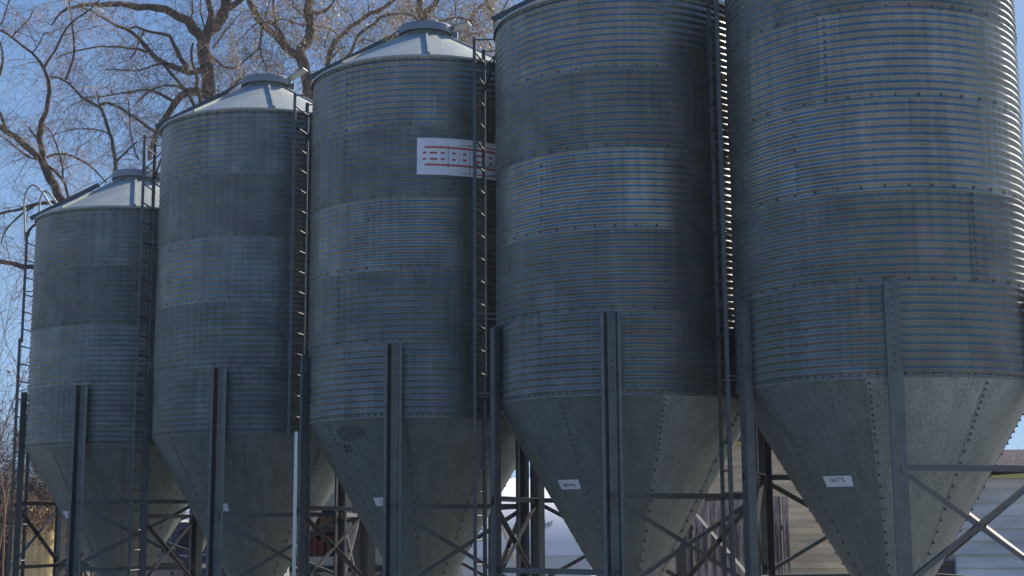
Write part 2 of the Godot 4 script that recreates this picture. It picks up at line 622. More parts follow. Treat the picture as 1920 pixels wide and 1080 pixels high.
func bins() -> void:
	var B := 1.65 + 1.212
	var rows := [
		["shortest hopper bin, four rings tall, at the far left end of the row", {"x": -5.5218, "z": 20.6151, "base": B - .1411, "fin": [.15, .55, .05, .4], "seam": [80.0, -100.0, -18.0, 60.0], "cone": 13.0, "panels": [2, 1, 2, 0, 1, 2, 1, 2], "roof": 15.0, "legs": [-75.0, -10.0, 56.0, 122.0, 233.0], "leg_kind": 0, "strut": -.75, "xh": .85, "lad": -98.0, "off": .19, "ltop": 3.18, "lever": .0}],
		["second hopper bin from the left, five rings with a shiny band in the middle", {"x": -3.3127, "z": 18.8255, "base": B - .1091, "fin": [.1, .15, .8, .2, .55], "seam": [75.0, -40.0, 70.0, 90.0, -28.0], "cone": 1.0, "panels": [1, 2, 0, 1, 2, 1, 0, 2], "roof": 14.0, "legs": [-76.0, -10.0, 55.0, 122.0, 224.0], "leg_kind": 0, "strut": -.98, "xh": .9, "lad": -95.0, "off": .24, "ltop": 4.08, "lever": .14}],
		["middle hopper bin with the red and white banner and a stencilled 21 on its cone", {"x": -1.0403, "z": 16.937, "base": B - .0626, "fin": [.4, .2, .8, .15, .7], "seam": [85.0, -42.0, 95.0, -39.0, -38.0], "cone": -6.0, "panels": [2, 1, 2, 1, 0, 2, 1, 1], "roof": 5.0, "legs": [-76.0, -10.0, 53.0, 146.0, 212.0], "leg_kind": 0, "strut": -.96, "xh": .9, "lad": -103.0, "off": .25, "ltop": 4.10, "lever": .05}],
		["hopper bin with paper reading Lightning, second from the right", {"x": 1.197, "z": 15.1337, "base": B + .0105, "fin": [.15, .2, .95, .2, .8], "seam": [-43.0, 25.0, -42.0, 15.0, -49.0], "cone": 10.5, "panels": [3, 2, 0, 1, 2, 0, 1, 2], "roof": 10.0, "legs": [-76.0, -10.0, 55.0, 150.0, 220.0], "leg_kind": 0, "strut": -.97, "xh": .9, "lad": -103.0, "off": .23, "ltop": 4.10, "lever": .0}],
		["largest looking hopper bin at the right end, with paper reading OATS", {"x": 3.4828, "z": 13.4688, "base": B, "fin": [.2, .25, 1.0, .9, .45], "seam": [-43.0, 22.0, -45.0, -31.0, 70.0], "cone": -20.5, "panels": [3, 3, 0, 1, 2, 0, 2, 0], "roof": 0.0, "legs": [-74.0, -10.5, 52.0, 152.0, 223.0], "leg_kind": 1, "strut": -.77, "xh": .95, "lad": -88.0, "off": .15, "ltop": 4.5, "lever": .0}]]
	for i in 5:
		var t := make_bin(i + 1, rows[i][0], rows[i][1])
		if i == 0:
			bin_one_top(t, rows[i][1].base)
	on_bins(rows)

func bin_one_top(t: Node3D, base: float) -> void:   # bent rail tops and the two grab hoops at the eave
	var h := base + 4 * RING
	for s in 2:
		var g := Geo.new()
		var a := -98.0 + (8.0 if s == 1 else -8.0)
		g.tube([bin_pt(a, h - .14, BR + .19), bin_pt(a, h - .05, BR + .18), bin_pt(a, h + .02, BR + .12), bin_pt(a, h + .06, BR + .0)], [.022, .022, .022, .022], 8, true)
		geo("rail_end", g, M.ladder, t)
	var shift := [Vector3(0, 0, 0), Vector3(.27, -.05, .12)]
	for s in 2:
		var k := .45 if s == 1 else 1.0
		var pts := []
		var path := [Vector3(-1.585, 3.05, .0), Vector3(-1.63, 3.60, .0), Vector3(-1.615, 3.76, .0), Vector3(-1.575, 3.85, .0), Vector3(-1.52, 3.885, .0), Vector3(-1.46, 3.87, 0), Vector3(-1.39, 3.80, 0), Vector3(-1.32, 3.70, 0), Vector3(-1.17, 3.48, .0), Vector3(-1.10, 3.37, 0)]
		for p in path:
			var q: Vector3 = p
			if s == 1:
				q = Vector3(-1.33 + (p.x + 1.63) * .62, 3.74 + (p.y - 3.885) * (.55 if p.x > -1.6 else .9), .22)
				if p.y < 3.3:
					q.y = maxf(q.y, 3.30)
			pts.append(q + Vector3.UP * base)
		var r := []
		r.resize(pts.size())
		r.fill(.016)
		var g := Geo.new()
		g.tube(pts, r, 8, true)
		geo("grab_hoop", g, M.roof, t)

# ---------------------------------------------------------------- papers, stencil and banner
func on_cone(t: Vector3, base: float, deg: float, d0: float, lift: float) -> Callable:
	return func(p: Vector2) -> Vector3:
		var d := d0 - p.y * .866
		var r := cone_r(d) + lift
		return t + bin_pt(deg + rad_to_deg(p.x / cone_r(d0)), base - d, r)

func wave(pts: Array, o: Vector2, s: Vector2) -> Array:
	var out := []
	for p in pts:
		out.append(o + Vector2(p.x * s.x, p.y * s.y))
	return out

func arc(c: Vector2, r: Vector2, a0: float, a1: float, n := 10) -> Array:
	var out := []
	for k in n + 1:
		var a := deg_to_rad(lerpf(a0, a1, float(k) / n))
		out.append(c + Vector2(cos(a) * r.x, sin(a) * r.y))
	return out

func paper(label: String, at: Vector3, base: float, deg: float, d: float, w: float, h: float, lines: Array, skew := 0.0) -> void:
	var o := Node3D.new()
	o.name = numbered("paper_label")
	add_child(o, true)
	tag(o, label, "paper label", "paper labels taped to the hopper cones")
	var f := on_cone(at, base, deg, d, .007)
	var f2 := on_cone(at, base, deg, d, .0092)
	var g := Geo.new()
	g.surf(10, 2, func(u, v): return f.call(Vector2((u - .5) * w, (v - .5) * h + (u - .5) * skew)))
	g.surf(10, 2, func(u, v): return f.call(Vector2((.5 - u) * w, (v - .5) * h + (.5 - u) * skew)) - Vector3(0, 0, .0015))
	geo("sheet", g, M.paper, o)
	var k := Geo.new()
	for l in lines:
		k.stroke(l, .0052, f2)
	geo("handwriting", k, M.ink, o)

func letter(ch: String) -> Array:
	match ch:
		"O": return [arc(Vector2(.5, .5), Vector2(.5, .5), 80, 440, 14)]
		"A": return [[Vector2(0, 0), Vector2(.5, 1), Vector2(1, 0)], [Vector2(.2, .38), Vector2(.8, .38)]]
		"T": return [[Vector2(0, 1), Vector2(1, 1)], [Vector2(.5, 1), Vector2(.5, 0)]]
		"S": return [arc(Vector2(.5, .75), Vector2(.42, .25), 30, 250, 8) + arc(Vector2(.5, .25), Vector2(.42, .25), 90, -150, 8)]
		"C": return [arc(Vector2(.5, .5), Vector2(.5, .5), 50, 310, 12)]
		"L": return [[Vector2(.1, 1.25), Vector2(.05, .1), Vector2(.2, 0), Vector2(1, .05)]]
		"i": return [[Vector2(.4, .62), Vector2(.4, 0)], [Vector2(.4, .85), Vector2(.42, .9)]]
		"g": return [arc(Vector2(.45, .32), Vector2(.38, .3), 30, 330, 8), [Vector2(.85, .6), Vector2(.85, -.35), Vector2(.5, -.55), Vector2(.15, -.4)]]
		"h": return [[Vector2(.1, 1.2), Vector2(.1, 0)], [Vector2(.1, .35), Vector2(.45, .62), Vector2(.8, .5), Vector2(.85, 0)]]
		"t": return [[Vector2(.4, 1.0), Vector2(.4, .1), Vector2(.7, 0)], [Vector2(.05, .68), Vector2(.8, .68)]]
		"n": return [[Vector2(.1, .6), Vector2(.1, 0)], [Vector2(.1, .4), Vector2(.45, .62), Vector2(.8, .5), Vector2(.85, 0)]]
		"2": return [arc(Vector2(.5, .72), Vector2(.42, .28), 160, -20, 8) + [Vector2(.6, .35), Vector2(.06, 0), Vector2(.95, 0)]]
		"1": return [[Vector2(.3, .8), Vector2(.55, 1), Vector2(.55, 0)]]
		"c": return [arc(Vector2(.5, .35), Vector2(.4, .35), 40, 320, 8)]
		"k": return [[Vector2(.15, 1.25), Vector2(.1, 0)], [Vector2(.75, .7), Vector2(.12, .32), Vector2(.8, 0)]]
		"e": return [[Vector2(.1, .36), Vector2(.85, .4)] + arc(Vector2(.48, .36), Vector2(.38, .35), 5, 320, 9)]
		"r": return [[Vector2(.15, .7), Vector2(.15, 0)], [Vector2(.15, .42), Vector2(.45, .7), Vector2(.8, .66)]]
	return []

func script_text(s: String, o: Vector2, size: Vector2, gap: float, slant := 0.0, rise := 0.0) -> Array:
	var out := []
	var x := 0.0
	for ch in s:
		for l in letter(ch):
			var q := []
			for p in l:
				q.append(o + Vector2(x + p.x * size.x + p.y * slant * size.y, p.y * size.y + (x + p.x * size.x) * rise))
			out.append(q)
		x += size.x * (.5 if ch == "i" or ch == "1" else 1.0) + gap
	return out

func on_bins(rows: Array) -> void:
	var at := func(i): return Vector3(rows[i][1].x, 0, -rows[i][1].z)
	paper("white paper handwritten OATS, taped to the cone of the bin at the right end", at.call(4), rows[4][1].base, -44.3, .859, .279, .108, script_text("OATS", Vector2(-.075, -.004), Vector2(.030, .036), .008))
	paper("white paper handwritten Lightning, taped to the cone second from the right", at.call(3), rows[3][1].base, -46.6, .839, .279, .108, script_text("Lightning", Vector2(-.095, -.014), Vector2(.0175, .026), .0045))
	paper("white paper starting with C, half hidden by the middle bin's front leg", at.call(2), rows[2][1].base, -27.5, .90, .279, .108, script_text("C", Vector2(-.055, -.018), Vector2(.028, .036), .0))
	paper("small paper corner peeping out beside the front leg of the second bin", at.call(1), rows[1][1].base, -24.0, .884, .279, .108, script_text("OATS", Vector2(-.09, -.012), Vector2(.026, .034), .008))
	paper("shaded paper taped low on the cone of the far left bin", at.call(0), rows[0][1].base, -45.6, .915, .279, .112, [[Vector2(-.08, .02), Vector2(-.05, -.01), Vector2(-.03, .02), Vector2(0, -.005), Vector2(.03, .015), Vector2(.07, .0)], [Vector2(-.07, -.025), Vector2(.05, -.03)]])
	# stencilled number and a dull patch on the middle cone
	var g := Geo.new()
	for l in script_text("21", Vector2(-.06, -.03), Vector2(.045, .075), .018):
		g.stroke(l, .015, on_cone(at.call(2), rows[2][1].base, -41.6, .325, .0075))
	for p in [Vector2(-.11, .035), Vector2(-.085, -.005), Vector2(.075, -.05), Vector2(-.125, .075)]:
		g.stroke([p, p + Vector2(.004, -.016)], .012, on_cone(at.call(2), rows[2][1].base, -41.6, .325, .0075))
	var st := geo("stencilled_number", g, M.stencil)
	tag(st, "black stencilled 21 on the cone of the middle bin", "stencil")
	var f := on_cone(at.call(2), rows[2][1].base, -36.4, .155, .0072)
	var e := Geo.new()
	var wob := noise(5, 1.2, 2)
	e.surf(28, 3, func(u, v):
		var r: float = v * (1.0 + .16 * wob.get_noise_2d(cos(TAU * u) * 1.5, sin(TAU * u) * 1.5))
		return f.call(Vector2(-cos(TAU * u) * .215 * r, sin(TAU * u) * .098 * r - cos(TAU * u) * .012)), true)
	var ep := geo("paint_patch", e, M.patch)
	tag(ep, "dark oval patch above the stencilled 21 on the middle bin's cone", "paint patch")
	banner(at.call(2), rows[2][1].base)

func banner(at: Vector3, base: float) -> void:
	var im := Image.create(1024, 256, false, Image.FORMAT_RGB8)
	var white := lin(.80, .80, .83)
	var red := lin(.52, .12, .10)
	var dk := lin(.16, .05, .06)
	im.fill(white)
	var W := 1.75
	var rect := func(s0, s1, v0, v1, c): im.fill_rect(Rect2i(int(s0 / W * 1024), int(v0 * 256), maxi(1, int((s1 - s0) / W * 1024)), maxi(1, int((v1 - v0) * 256))), c)
	for row in [.225, .70]:
		rect.call(.09, 1.60, row, row + .062, red)
		for k in 12:
			rect.call(.09 - k * .0012, .10, row + .01 + k * .004, row + .014 + k * .004, red)
	var seg := [[.064, .104], [.142, .224], [.262, .309], [.390, .433], [.470, .479], [.517, .557], [.643, .800], [.842, .893], [1.13, 1.20], [1.24, 1.33], [1.37, 1.42], [1.47, 1.58]]
	for row in [.375, .545]:
		for s in seg:
			rect.call(s[0], s[1], row, row + .062, red)
	for s in [.347, .599]:
		rect.call(s - .004, s + .004, .20 if s < .5 else .13, .80 if s < .5 else .93, dk)
	for s in [.995, 1.045, 1.075]:
		rect.call(s, s + .018, .36, .44, red)
		rect.call(s, s + .008, .52, .60, dk)
	for k in 120:                                         # thin swooshes above and below
		var q := k / 119.0
		var x := .47 + q * .85
		var y := .135 + pow(absf(q - .35), 2.0) * .22
		var th := .034 * sin(PI * pow(q, .7))
		rect.call(x, x + .012, y, y + th, red)
		rect.call(x, x + .012, .945 - pow(absf(q - .3), 2.0) * .12 - th, .945 - pow(absf(q - .3), 2.0) * .12, red)
	var nz := noise(17, .05, 3)
	for y in 256:
		for x in 1024:
			var c := im.get_pixel(x, y)
			var k := 1.0 + nz.get_noise_2d(x * .2, y * .3) * .04
			im.set_pixel(x, y, Color(c.r * k, c.g * k, c.b * k))
	var m := mat(Color.WHITE, .55, 0, ImageTexture.create_from_image(im))
	var o := Node3D.new()
	o.name = numbered("banner")
	add_child(o, true)
	tag(o, "white banner with red striped lettering wrapped on the middle bin", "banner")
	var g := Geo.new()
	var a0 := -0.4
	g.surf(40, 2, func(u, v):
		var d: float = a0 + u * rad_to_deg(W / BR)
		return at + bin_pt(d, base + lerpf(2.685, 3.105, v), BR + .016 + .002 * sin(u * 9.0)), false)
	var t2 := PackedVector2Array()
	for q in g.t:
		t2.append(Vector2(q.x, 1.0 - q.y))
	g.t = t2
	geo("printed_face", g, m, o)
	var e := Geo.new()
	e.surf(40, 1, func(u, v):
		var d: float = a0 + (1.0 - u) * rad_to_deg(W / BR)
		return at + bin_pt(d, base + lerpf(2.685, 3.105, v), BR + .0135), false)
	geo("backing", e, M.paper, o)
const TREE_A := [Vector3(-7.66, 0, -36.00), [
 [0.230, 0.147, [Vector3(0.00, -0.10, 0.00), Vector3(0.00, 10.51, 0.00), Vector3(-0.05, 11.50, 0.00), Vector3(-0.14, 12.57, 0.00), Vector3(-0.26, 13.36, 0.00), Vector3(-0.36, 14.04, 0.00), Vector3(-0.26, 14.36, 0.00), Vector3(0.01, 14.62, 0.00)]],
 [0.140, 0.087, [Vector3(0.01, 14.62, 0.00), Vector3(0.22, 14.96, 0.06), Vector3(0.25, 15.32, 0.12), Vector3(0.40, 16.04, 0.23), Vector3(0.46, 16.87, 0.36)]],
 [0.073, 0.047, [Vector3(0.22, 14.96, 0.06), Vector3(0.39, 15.06, 0.12), Vector3(0.68, 15.18, 0.21), Vector3(1.05, 15.54, 0.38)]],
 [0.087, 0.060, [Vector3(-0.26, 14.36, 0.00), Vector3(-0.19, 14.86, -0.06), Vector3(-0.28, 15.29, -0.11), Vector3(-0.42, 16.07, -0.20)]],
 [0.134, 0.020, [Vector3(-0.36, 14.09, 0.00), Vector3(-0.47, 14.32, 0.11), Vector3(-0.66, 14.54, 0.23), Vector3(-0.97, 14.71, 0.37), Vector3(-1.29, 14.82, 0.52), Vector3(-1.71, 14.81, 0.69), Vector3(-2.05, 14.81, 0.83), Vector3(-2.39, 14.81, 0.98), Vector3(-2.79, 14.73, 1.15), Vector3(-3.36, 14.56, 1.40), Vector3(-3.65, 14.30, 1.55), Vector3(-3.79, 13.97, 1.68)]],
 [0.107, 0.047, [Vector3(-0.25, 12.67, 0.00), Vector3(-0.58, 12.79, -0.01), Vector3(-0.78, 12.68, -0.02), Vector3(-1.06, 12.50, -0.03), Vector3(-1.19, 12.20, -0.04), Vector3(-1.48, 11.81, -0.05), Vector3(-1.60, 11.50, -0.06), Vector3(-1.68, 10.96, -0.08)]],
 [0.080, 0.020, [Vector3(-0.26, 13.39, 0.00), Vector3(-0.53, 13.32, 0.03), Vector3(-0.70, 13.25, 0.06), Vector3(-0.81, 13.51, 0.09), Vector3(-0.99, 13.81, 0.13), Vector3(-1.09, 14.02, 0.16), Vector3(-1.24, 14.20, 0.18), Vector3(-1.54, 14.28, 0.22), Vector3(-1.85, 14.34, 0.26), Vector3(-2.06, 14.44, 0.29), Vector3(-2.24, 14.35, 0.31)]],
 [0.080, 0.017, [Vector3(-0.70, 13.25, 0.06), Vector3(-1.01, 13.30, 0.19), Vector3(-1.33, 13.47, 0.35), Vector3(-1.59, 13.64, 0.48), Vector3(-1.77, 13.87, 0.61), Vector3(-1.99, 14.08, 0.75), Vector3(-2.24, 14.19, 0.87), Vector3(-2.47, 14.28, 0.98), Vector3(-2.60, 14.35, 1.05), Vector3(-2.96, 14.52, 1.23), Vector3(-3.32, 14.60, 1.40)]],
 [0.033, 0.013, [Vector3(-1.70, 13.67, 0.48), Vector3(-1.98, 13.76, 0.48), Vector3(-2.28, 13.80, 0.48), Vector3(-2.59, 13.82, 0.48), Vector3(-2.95, 13.84, 0.48), Vector3(-3.25, 13.78, 0.47), Vector3(-3.53, 13.71, 0.47), Vector3(-3.83, 13.63, 0.47), Vector3(-4.05, 13.53, 0.47)]],
 [0.033, 0.047, [Vector3(-1.33, 13.44, 0.35), Vector3(-1.07, 13.11, 0.49), Vector3(-0.73, 12.71, 0.67), Vector3(-0.50, 12.40, 0.80), Vector3(-0.35, 12.08, 0.92), Vector3(-0.19, 11.46, 1.14)]],
 [0.033, 0.013, [Vector3(-0.66, 12.62, 0.67), Vector3(-0.87, 12.71, 0.68), Vector3(-1.13, 12.73, 0.70), Vector3(-1.37, 12.67, 0.71), Vector3(-1.66, 12.43, 0.73), Vector3(-1.92, 12.14, 0.76)]],
 [0.040, 0.013, [Vector3(-1.08, 12.50, -0.03), Vector3(-1.36, 12.65, 0.10), Vector3(-1.58, 12.73, 0.20), Vector3(-1.85, 12.71, 0.31), Vector3(-2.19, 12.61, 0.46), Vector3(-2.64, 12.46, 0.66), Vector3(-3.11, 12.36, 0.86)]],
 [0.060, 0.027, [Vector3(-0.13, 11.87, 0.92), Vector3(-0.13, 12.15, 1.03), Vector3(-0.19, 12.47, 1.16), Vector3(-0.23, 12.89, 1.33), Vector3(-0.30, 13.16, 1.44), Vector3(-0.31, 13.34, 1.51), Vector3(-0.25, 13.54, 1.59)]],
 [0.017, 0.010, [Vector3(-0.12, 13.91, 0.00), Vector3(0.06, 14.16, 0.02), Vector3(0.15, 14.32, 0.03), Vector3(0.39, 14.60, 0.06), Vector3(0.66, 14.92, 0.08)]],
 [0.040, 0.013, [Vector3(-0.17, 13.74, 0.00), Vector3(0.05, 13.56, -0.09), Vector3(0.17, 13.46, -0.13), Vector3(0.45, 13.46, -0.22), Vector3(0.67, 13.70, -0.31), Vector3(1.01, 14.07, -0.44)]],
 [0.027, 0.013, [Vector3(-1.33, 13.40, 0.35), Vector3(-1.50, 13.35, 0.41), Vector3(-1.69, 13.24, 0.48), Vector3(-1.93, 13.14, 0.58), Vector3(-2.31, 13.13, 0.71), Vector3(-2.66, 13.10, 0.84)]],
 [0.027, 0.013, [Vector3(-1.85, 14.32, 0.26), Vector3(-1.94, 14.06, 0.32), Vector3(-2.00, 13.75, 0.39), Vector3(-2.12, 13.51, 0.45)]],
 [0.027, 0.013, [Vector3(-0.66, 14.54, 0.23), Vector3(-0.61, 14.89, 0.19), Vector3(-0.66, 15.27, 0.15)]],
 [0.027, 0.013, [Vector3(-0.26, 14.36, 0.00), Vector3(-0.42, 14.71, -0.12), Vector3(-0.53, 15.21, -0.29), Vector3(-0.52, 15.72, -0.45)]],
 [0.047, 0.020, [Vector3(0.15, 11.87, 0.92), Vector3(0.33, 12.37, 0.88), Vector3(0.66, 12.66, 0.85), Vector3(0.85, 12.94, 0.83)]],
]]
const TREE_B := [Vector3(-9.64, 0, -31.00), [
 [0.159, 0.086, [Vector3(0.00, -0.10, 0.00), Vector3(0.00, 7.02, 0.00), Vector3(-0.12, 8.10, 0.00), Vector3(-0.25, 8.66, 0.00), Vector3(-0.42, 9.02, 0.00), Vector3(-0.61, 9.29, 0.00), Vector3(-0.75, 9.66, 0.00)]],
 [0.080, 0.052, [Vector3(-0.75, 9.66, 0.00), Vector3(-0.98, 9.87, 0.03), Vector3(-1.19, 10.05, 0.05), Vector3(-1.44, 10.25, 0.08), Vector3(-1.65, 10.40, 0.11), Vector3(-1.94, 10.59, 0.14)]],
 [0.046, 0.029, [Vector3(-1.49, 10.27, 0.08), Vector3(-1.62, 10.43, 0.01), Vector3(-1.74, 10.70, -0.09), Vector3(-1.88, 10.95, -0.19)]],
 [0.069, 0.017, [Vector3(-0.75, 9.66, 0.00), Vector3(-0.68, 9.77, 0.06), Vector3(-0.74, 10.01, 0.16), Vector3(-0.76, 10.25, 0.27), Vector3(-0.70, 10.43, 0.35), Vector3(-0.59, 10.66, 0.46), Vector3(-0.51, 10.85, 0.54), Vector3(-0.43, 11.09, 0.65), Vector3(-0.46, 11.32, 0.75), Vector3(-0.53, 11.53, 0.86), Vector3(-0.62, 11.66, 0.93), Vector3(-0.74, 11.81, 1.02), Vector3(-0.96, 11.93, 1.14), Vector3(-1.11, 12.07, 1.24), Vector3(-1.24, 12.16, 1.32), Vector3(-1.41, 12.23, 1.41)]],
 [0.029, 0.014, [Vector3(-0.52, 11.53, 0.86), Vector3(-0.35, 11.97, 0.71), Vector3(-0.25, 12.31, 0.61), Vector3(-0.14, 12.62, 0.51), Vector3(0.08, 12.85, 0.41), Vector3(0.29, 13.07, 0.32), Vector3(0.46, 13.36, 0.22)]],
 [0.034, 0.017, [Vector3(-0.76, 10.01, 0.16), Vector3(-0.83, 10.10, 0.19), Vector3(-0.93, 10.25, 0.22), Vector3(-1.01, 10.36, 0.25)]],
 [0.029, 0.014, [Vector3(-0.64, 9.72, 0.06), Vector3(-0.35, 9.77, 0.14), Vector3(-0.10, 9.72, 0.21), Vector3(0.14, 9.62, 0.28), Vector3(0.37, 9.46, 0.36), Vector3(0.57, 9.30, 0.43), Vector3(0.84, 9.02, 0.54)]],
 [0.029, 0.029, [Vector3(-0.60, 9.51, 0.00), Vector3(-0.34, 9.31, 0.09), Vector3(-0.21, 9.17, 0.15), Vector3(-0.12, 8.95, 0.22), Vector3(-0.02, 8.69, 0.30)]],
 [0.023, 0.011, [Vector3(-0.24, 9.22, 0.15), Vector3(-0.24, 9.49, 0.20), Vector3(-0.32, 9.77, 0.25), Vector3(-0.39, 10.02, 0.29), Vector3(-0.51, 10.26, 0.34), Vector3(-0.73, 10.40, 0.38)]],
 [0.023, 0.014, [Vector3(-0.81, 9.67, 0.00), Vector3(-0.97, 9.69, -0.04), Vector3(-1.24, 9.85, -0.11), Vector3(-1.59, 10.15, -0.22), Vector3(-1.90, 10.35, -0.31)]],
 [0.040, 0.023, [Vector3(-0.33, 8.72, 0.00), Vector3(-0.69, 8.66, 0.11), Vector3(-0.93, 8.59, 0.19), Vector3(-1.19, 8.47, 0.28), Vector3(-1.56, 8.36, 0.40)]],
 [0.023, 0.011, [Vector3(-0.83, 8.58, 0.19), Vector3(-1.20, 8.34, 0.16), Vector3(-1.43, 8.08, 0.13), Vector3(-1.54, 7.78, 0.11)]],
 [0.029, 0.017, [Vector3(-1.95, 11.60, -0.28), Vector3(-1.84, 11.99, -0.23), Vector3(-1.86, 12.34, -0.20), Vector3(-1.95, 12.57, -0.17)]],
 [0.017, 0.011, [Vector3(-1.38, 12.23, 1.41), Vector3(-1.27, 12.42, 1.40), Vector3(-1.22, 12.65, 1.39), Vector3(-1.17, 12.93, 1.38)]],
 [0.017, 0.009, [Vector3(-0.74, 11.81, 1.02), Vector3(-0.57, 11.97, 1.12), Vector3(-0.49, 12.11, 1.18), Vector3(-0.43, 12.20, 1.23), Vector3(-0.33, 12.16, 1.26)]],
 [0.017, 0.009, [Vector3(-1.13, 12.07, 1.24), Vector3(-0.89, 12.27, 1.36), Vector3(-0.66, 12.44, 1.48), Vector3(-0.60, 12.56, 1.54)]],
 [0.063, 0.046, [Vector3(0.05, 7.50, 0.59), Vector3(-0.24, 7.19, 0.52), Vector3(-0.68, 7.16, 0.45), Vector3(-0.97, 7.17, 0.41), Vector3(-1.15, 7.26, 0.37), Vector3(-1.61, 7.38, 0.30)]],
]]
const TREE_E := [Vector3(-9.45, 0, -34.00), [
 [0.087, 0.038, [Vector3(0.00, -0.10, 0.00), Vector3(0.00, 8.32, 0.00), Vector3(-0.12, 9.37, 0.00), Vector3(-0.17, 10.07, 0.00), Vector3(-0.17, 10.33, 0.00), Vector3(-0.23, 10.71, 0.00), Vector3(-0.33, 11.04, 0.00), Vector3(-0.48, 11.41, 0.00), Vector3(-0.61, 11.76, 0.00)]],
 [0.044, 0.019, [Vector3(-0.61, 11.76, 0.00), Vector3(-0.73, 11.84, 0.01), Vector3(-1.02, 11.97, 0.03), Vector3(-1.19, 12.15, 0.04), Vector3(-1.37, 12.36, 0.06), Vector3(-1.59, 12.49, 0.08), Vector3(-1.85, 12.53, 0.09)]],
 [0.028, 0.016, [Vector3(-1.45, 12.44, 0.06), Vector3(-1.37, 12.70, 0.10), Vector3(-1.27, 12.94, 0.15), Vector3(-1.23, 13.17, 0.19), Vector3(-1.27, 13.53, 0.25), Vector3(-1.31, 13.89, 0.30), Vector3(-1.36, 14.37, 0.38), Vector3(-1.38, 14.76, 0.45)]],
 [0.025, 0.013, [Vector3(-0.61, 11.76, 0.00), Vector3(-0.67, 11.98, -0.02), Vector3(-0.72, 12.17, -0.03)]],
 [0.032, 0.032, [Vector3(-0.62, 11.82, 0.00), Vector3(-0.54, 11.91, 0.00), Vector3(-0.19, 11.76, 0.02), Vector3(0.10, 11.60, 0.03), Vector3(0.40, 11.39, 0.05), Vector3(0.70, 11.16, 0.06), Vector3(0.96, 10.98, 0.07), Vector3(1.31, 10.67, 0.09)]],
 [0.025, 0.019, [Vector3(-0.17, 10.35, 0.00), Vector3(-0.10, 10.44, 0.02), Vector3(0.15, 10.66, 0.08), Vector3(0.37, 10.87, 0.13)]],
 [0.019, 0.009, [Vector3(-0.34, 11.08, 0.00), Vector3(-0.43, 11.16, -0.03), Vector3(-0.85, 11.25, -0.13), Vector3(-1.22, 11.28, -0.22), Vector3(-1.57, 11.25, -0.30), Vector3(-1.92, 11.13, -0.39)]],
 [0.019, 0.013, [Vector3(0.41, 10.41, 0.08), Vector3(0.31, 10.62, 0.04), Vector3(0.17, 11.04, -0.03), Vector3(0.10, 11.46, -0.10), Vector3(0.04, 11.96, -0.17)]],
]]
const TREE_C := [Vector3(-5.33, 0, -38.00), [
 [0.219, 0.141, [Vector3(0.00, -0.10, 0.00), Vector3(0.00, 10.99, 0.00), Vector3(-0.10, 12.48, 0.00), Vector3(-0.26, 13.72, 0.00), Vector3(-0.37, 14.18, 0.00), Vector3(-0.50, 14.44, 0.00)]],
 [0.106, 0.070, [Vector3(-0.47, 14.36, 0.00), Vector3(-0.85, 14.59, 0.10), Vector3(-1.06, 14.82, 0.18), Vector3(-1.33, 15.07, 0.26), Vector3(-1.52, 15.25, 0.32), Vector3(-1.64, 15.51, 0.39), Vector3(-1.77, 15.75, 0.45), Vector3(-1.93, 16.17, 0.56)]],
 [0.078, 0.063, [Vector3(-0.64, 14.45, 0.00), Vector3(-0.79, 14.58, -0.01), Vector3(-0.97, 14.98, -0.04), Vector3(-1.14, 15.24, -0.06), Vector3(-1.23, 15.34, -0.06), Vector3(-1.44, 15.41, -0.08)]],
 [0.035, 0.028, [Vector3(-1.15, 15.28, -0.06), Vector3(-1.17, 15.51, -0.06), Vector3(-1.24, 15.94, -0.07), Vector3(-1.21, 16.34, -0.08)]],
 [0.127, 0.092, [Vector3(-0.47, 14.39, 0.00), Vector3(-0.47, 14.53, -0.04), Vector3(-0.31, 14.91, -0.16), Vector3(-0.21, 15.25, -0.26), Vector3(-0.30, 15.61, -0.36), Vector3(-0.31, 15.99, -0.47), Vector3(-0.30, 16.36, -0.57), Vector3(-0.45, 17.43, -0.86)]],
 [0.042, 0.035, [Vector3(-0.26, 15.75, -0.36), Vector3(0.03, 15.77, -0.42), Vector3(0.22, 15.85, -0.46), Vector3(0.30, 16.03, -0.50), Vector3(0.41, 16.27, -0.55)]],
 [0.028, 0.014, [Vector3(-0.30, 15.54, -0.36), Vector3(-0.55, 15.76, -0.30), Vector3(-0.71, 15.87, -0.27), Vector3(-0.72, 16.08, -0.23), Vector3(-0.78, 16.30, -0.19)]],
 [0.024, 0.014, [Vector3(-1.17, 15.40, -0.06), Vector3(-1.07, 15.53, -0.13), Vector3(-0.76, 15.46, -0.27), Vector3(-0.46, 15.40, -0.41), Vector3(-0.06, 15.44, -0.58), Vector3(0.22, 15.41, -0.71), Vector3(0.41, 15.33, -0.80), Vector3(0.52, 15.21, -0.87)]],
 [0.028, 0.014, [Vector3(-1.47, 15.14, 0.32), Vector3(-1.47, 14.70, 0.45), Vector3(-1.48, 14.35, 0.55), Vector3(-1.36, 14.06, 0.64), Vector3(-1.27, 13.76, 0.73), Vector3(-1.17, 13.43, 0.83)]],
 [0.021, 0.011, [Vector3(-1.49, 14.41, 0.55), Vector3(-1.71, 14.19, 0.57), Vector3(-1.92, 14.04, 0.59), Vector3(-2.11, 13.84, 0.61)]],
 [0.021, 0.011, [Vector3(-1.57, 15.26, 0.32), Vector3(-1.79, 15.10, 0.26), Vector3(-2.09, 14.83, 0.17), Vector3(-2.23, 14.61, 0.11)]],
 [0.018, 0.011, [Vector3(-1.41, 15.41, -0.08), Vector3(-1.45, 15.57, -0.02), Vector3(-1.35, 15.82, 0.06), Vector3(-1.26, 16.02, 0.13)]],
]]
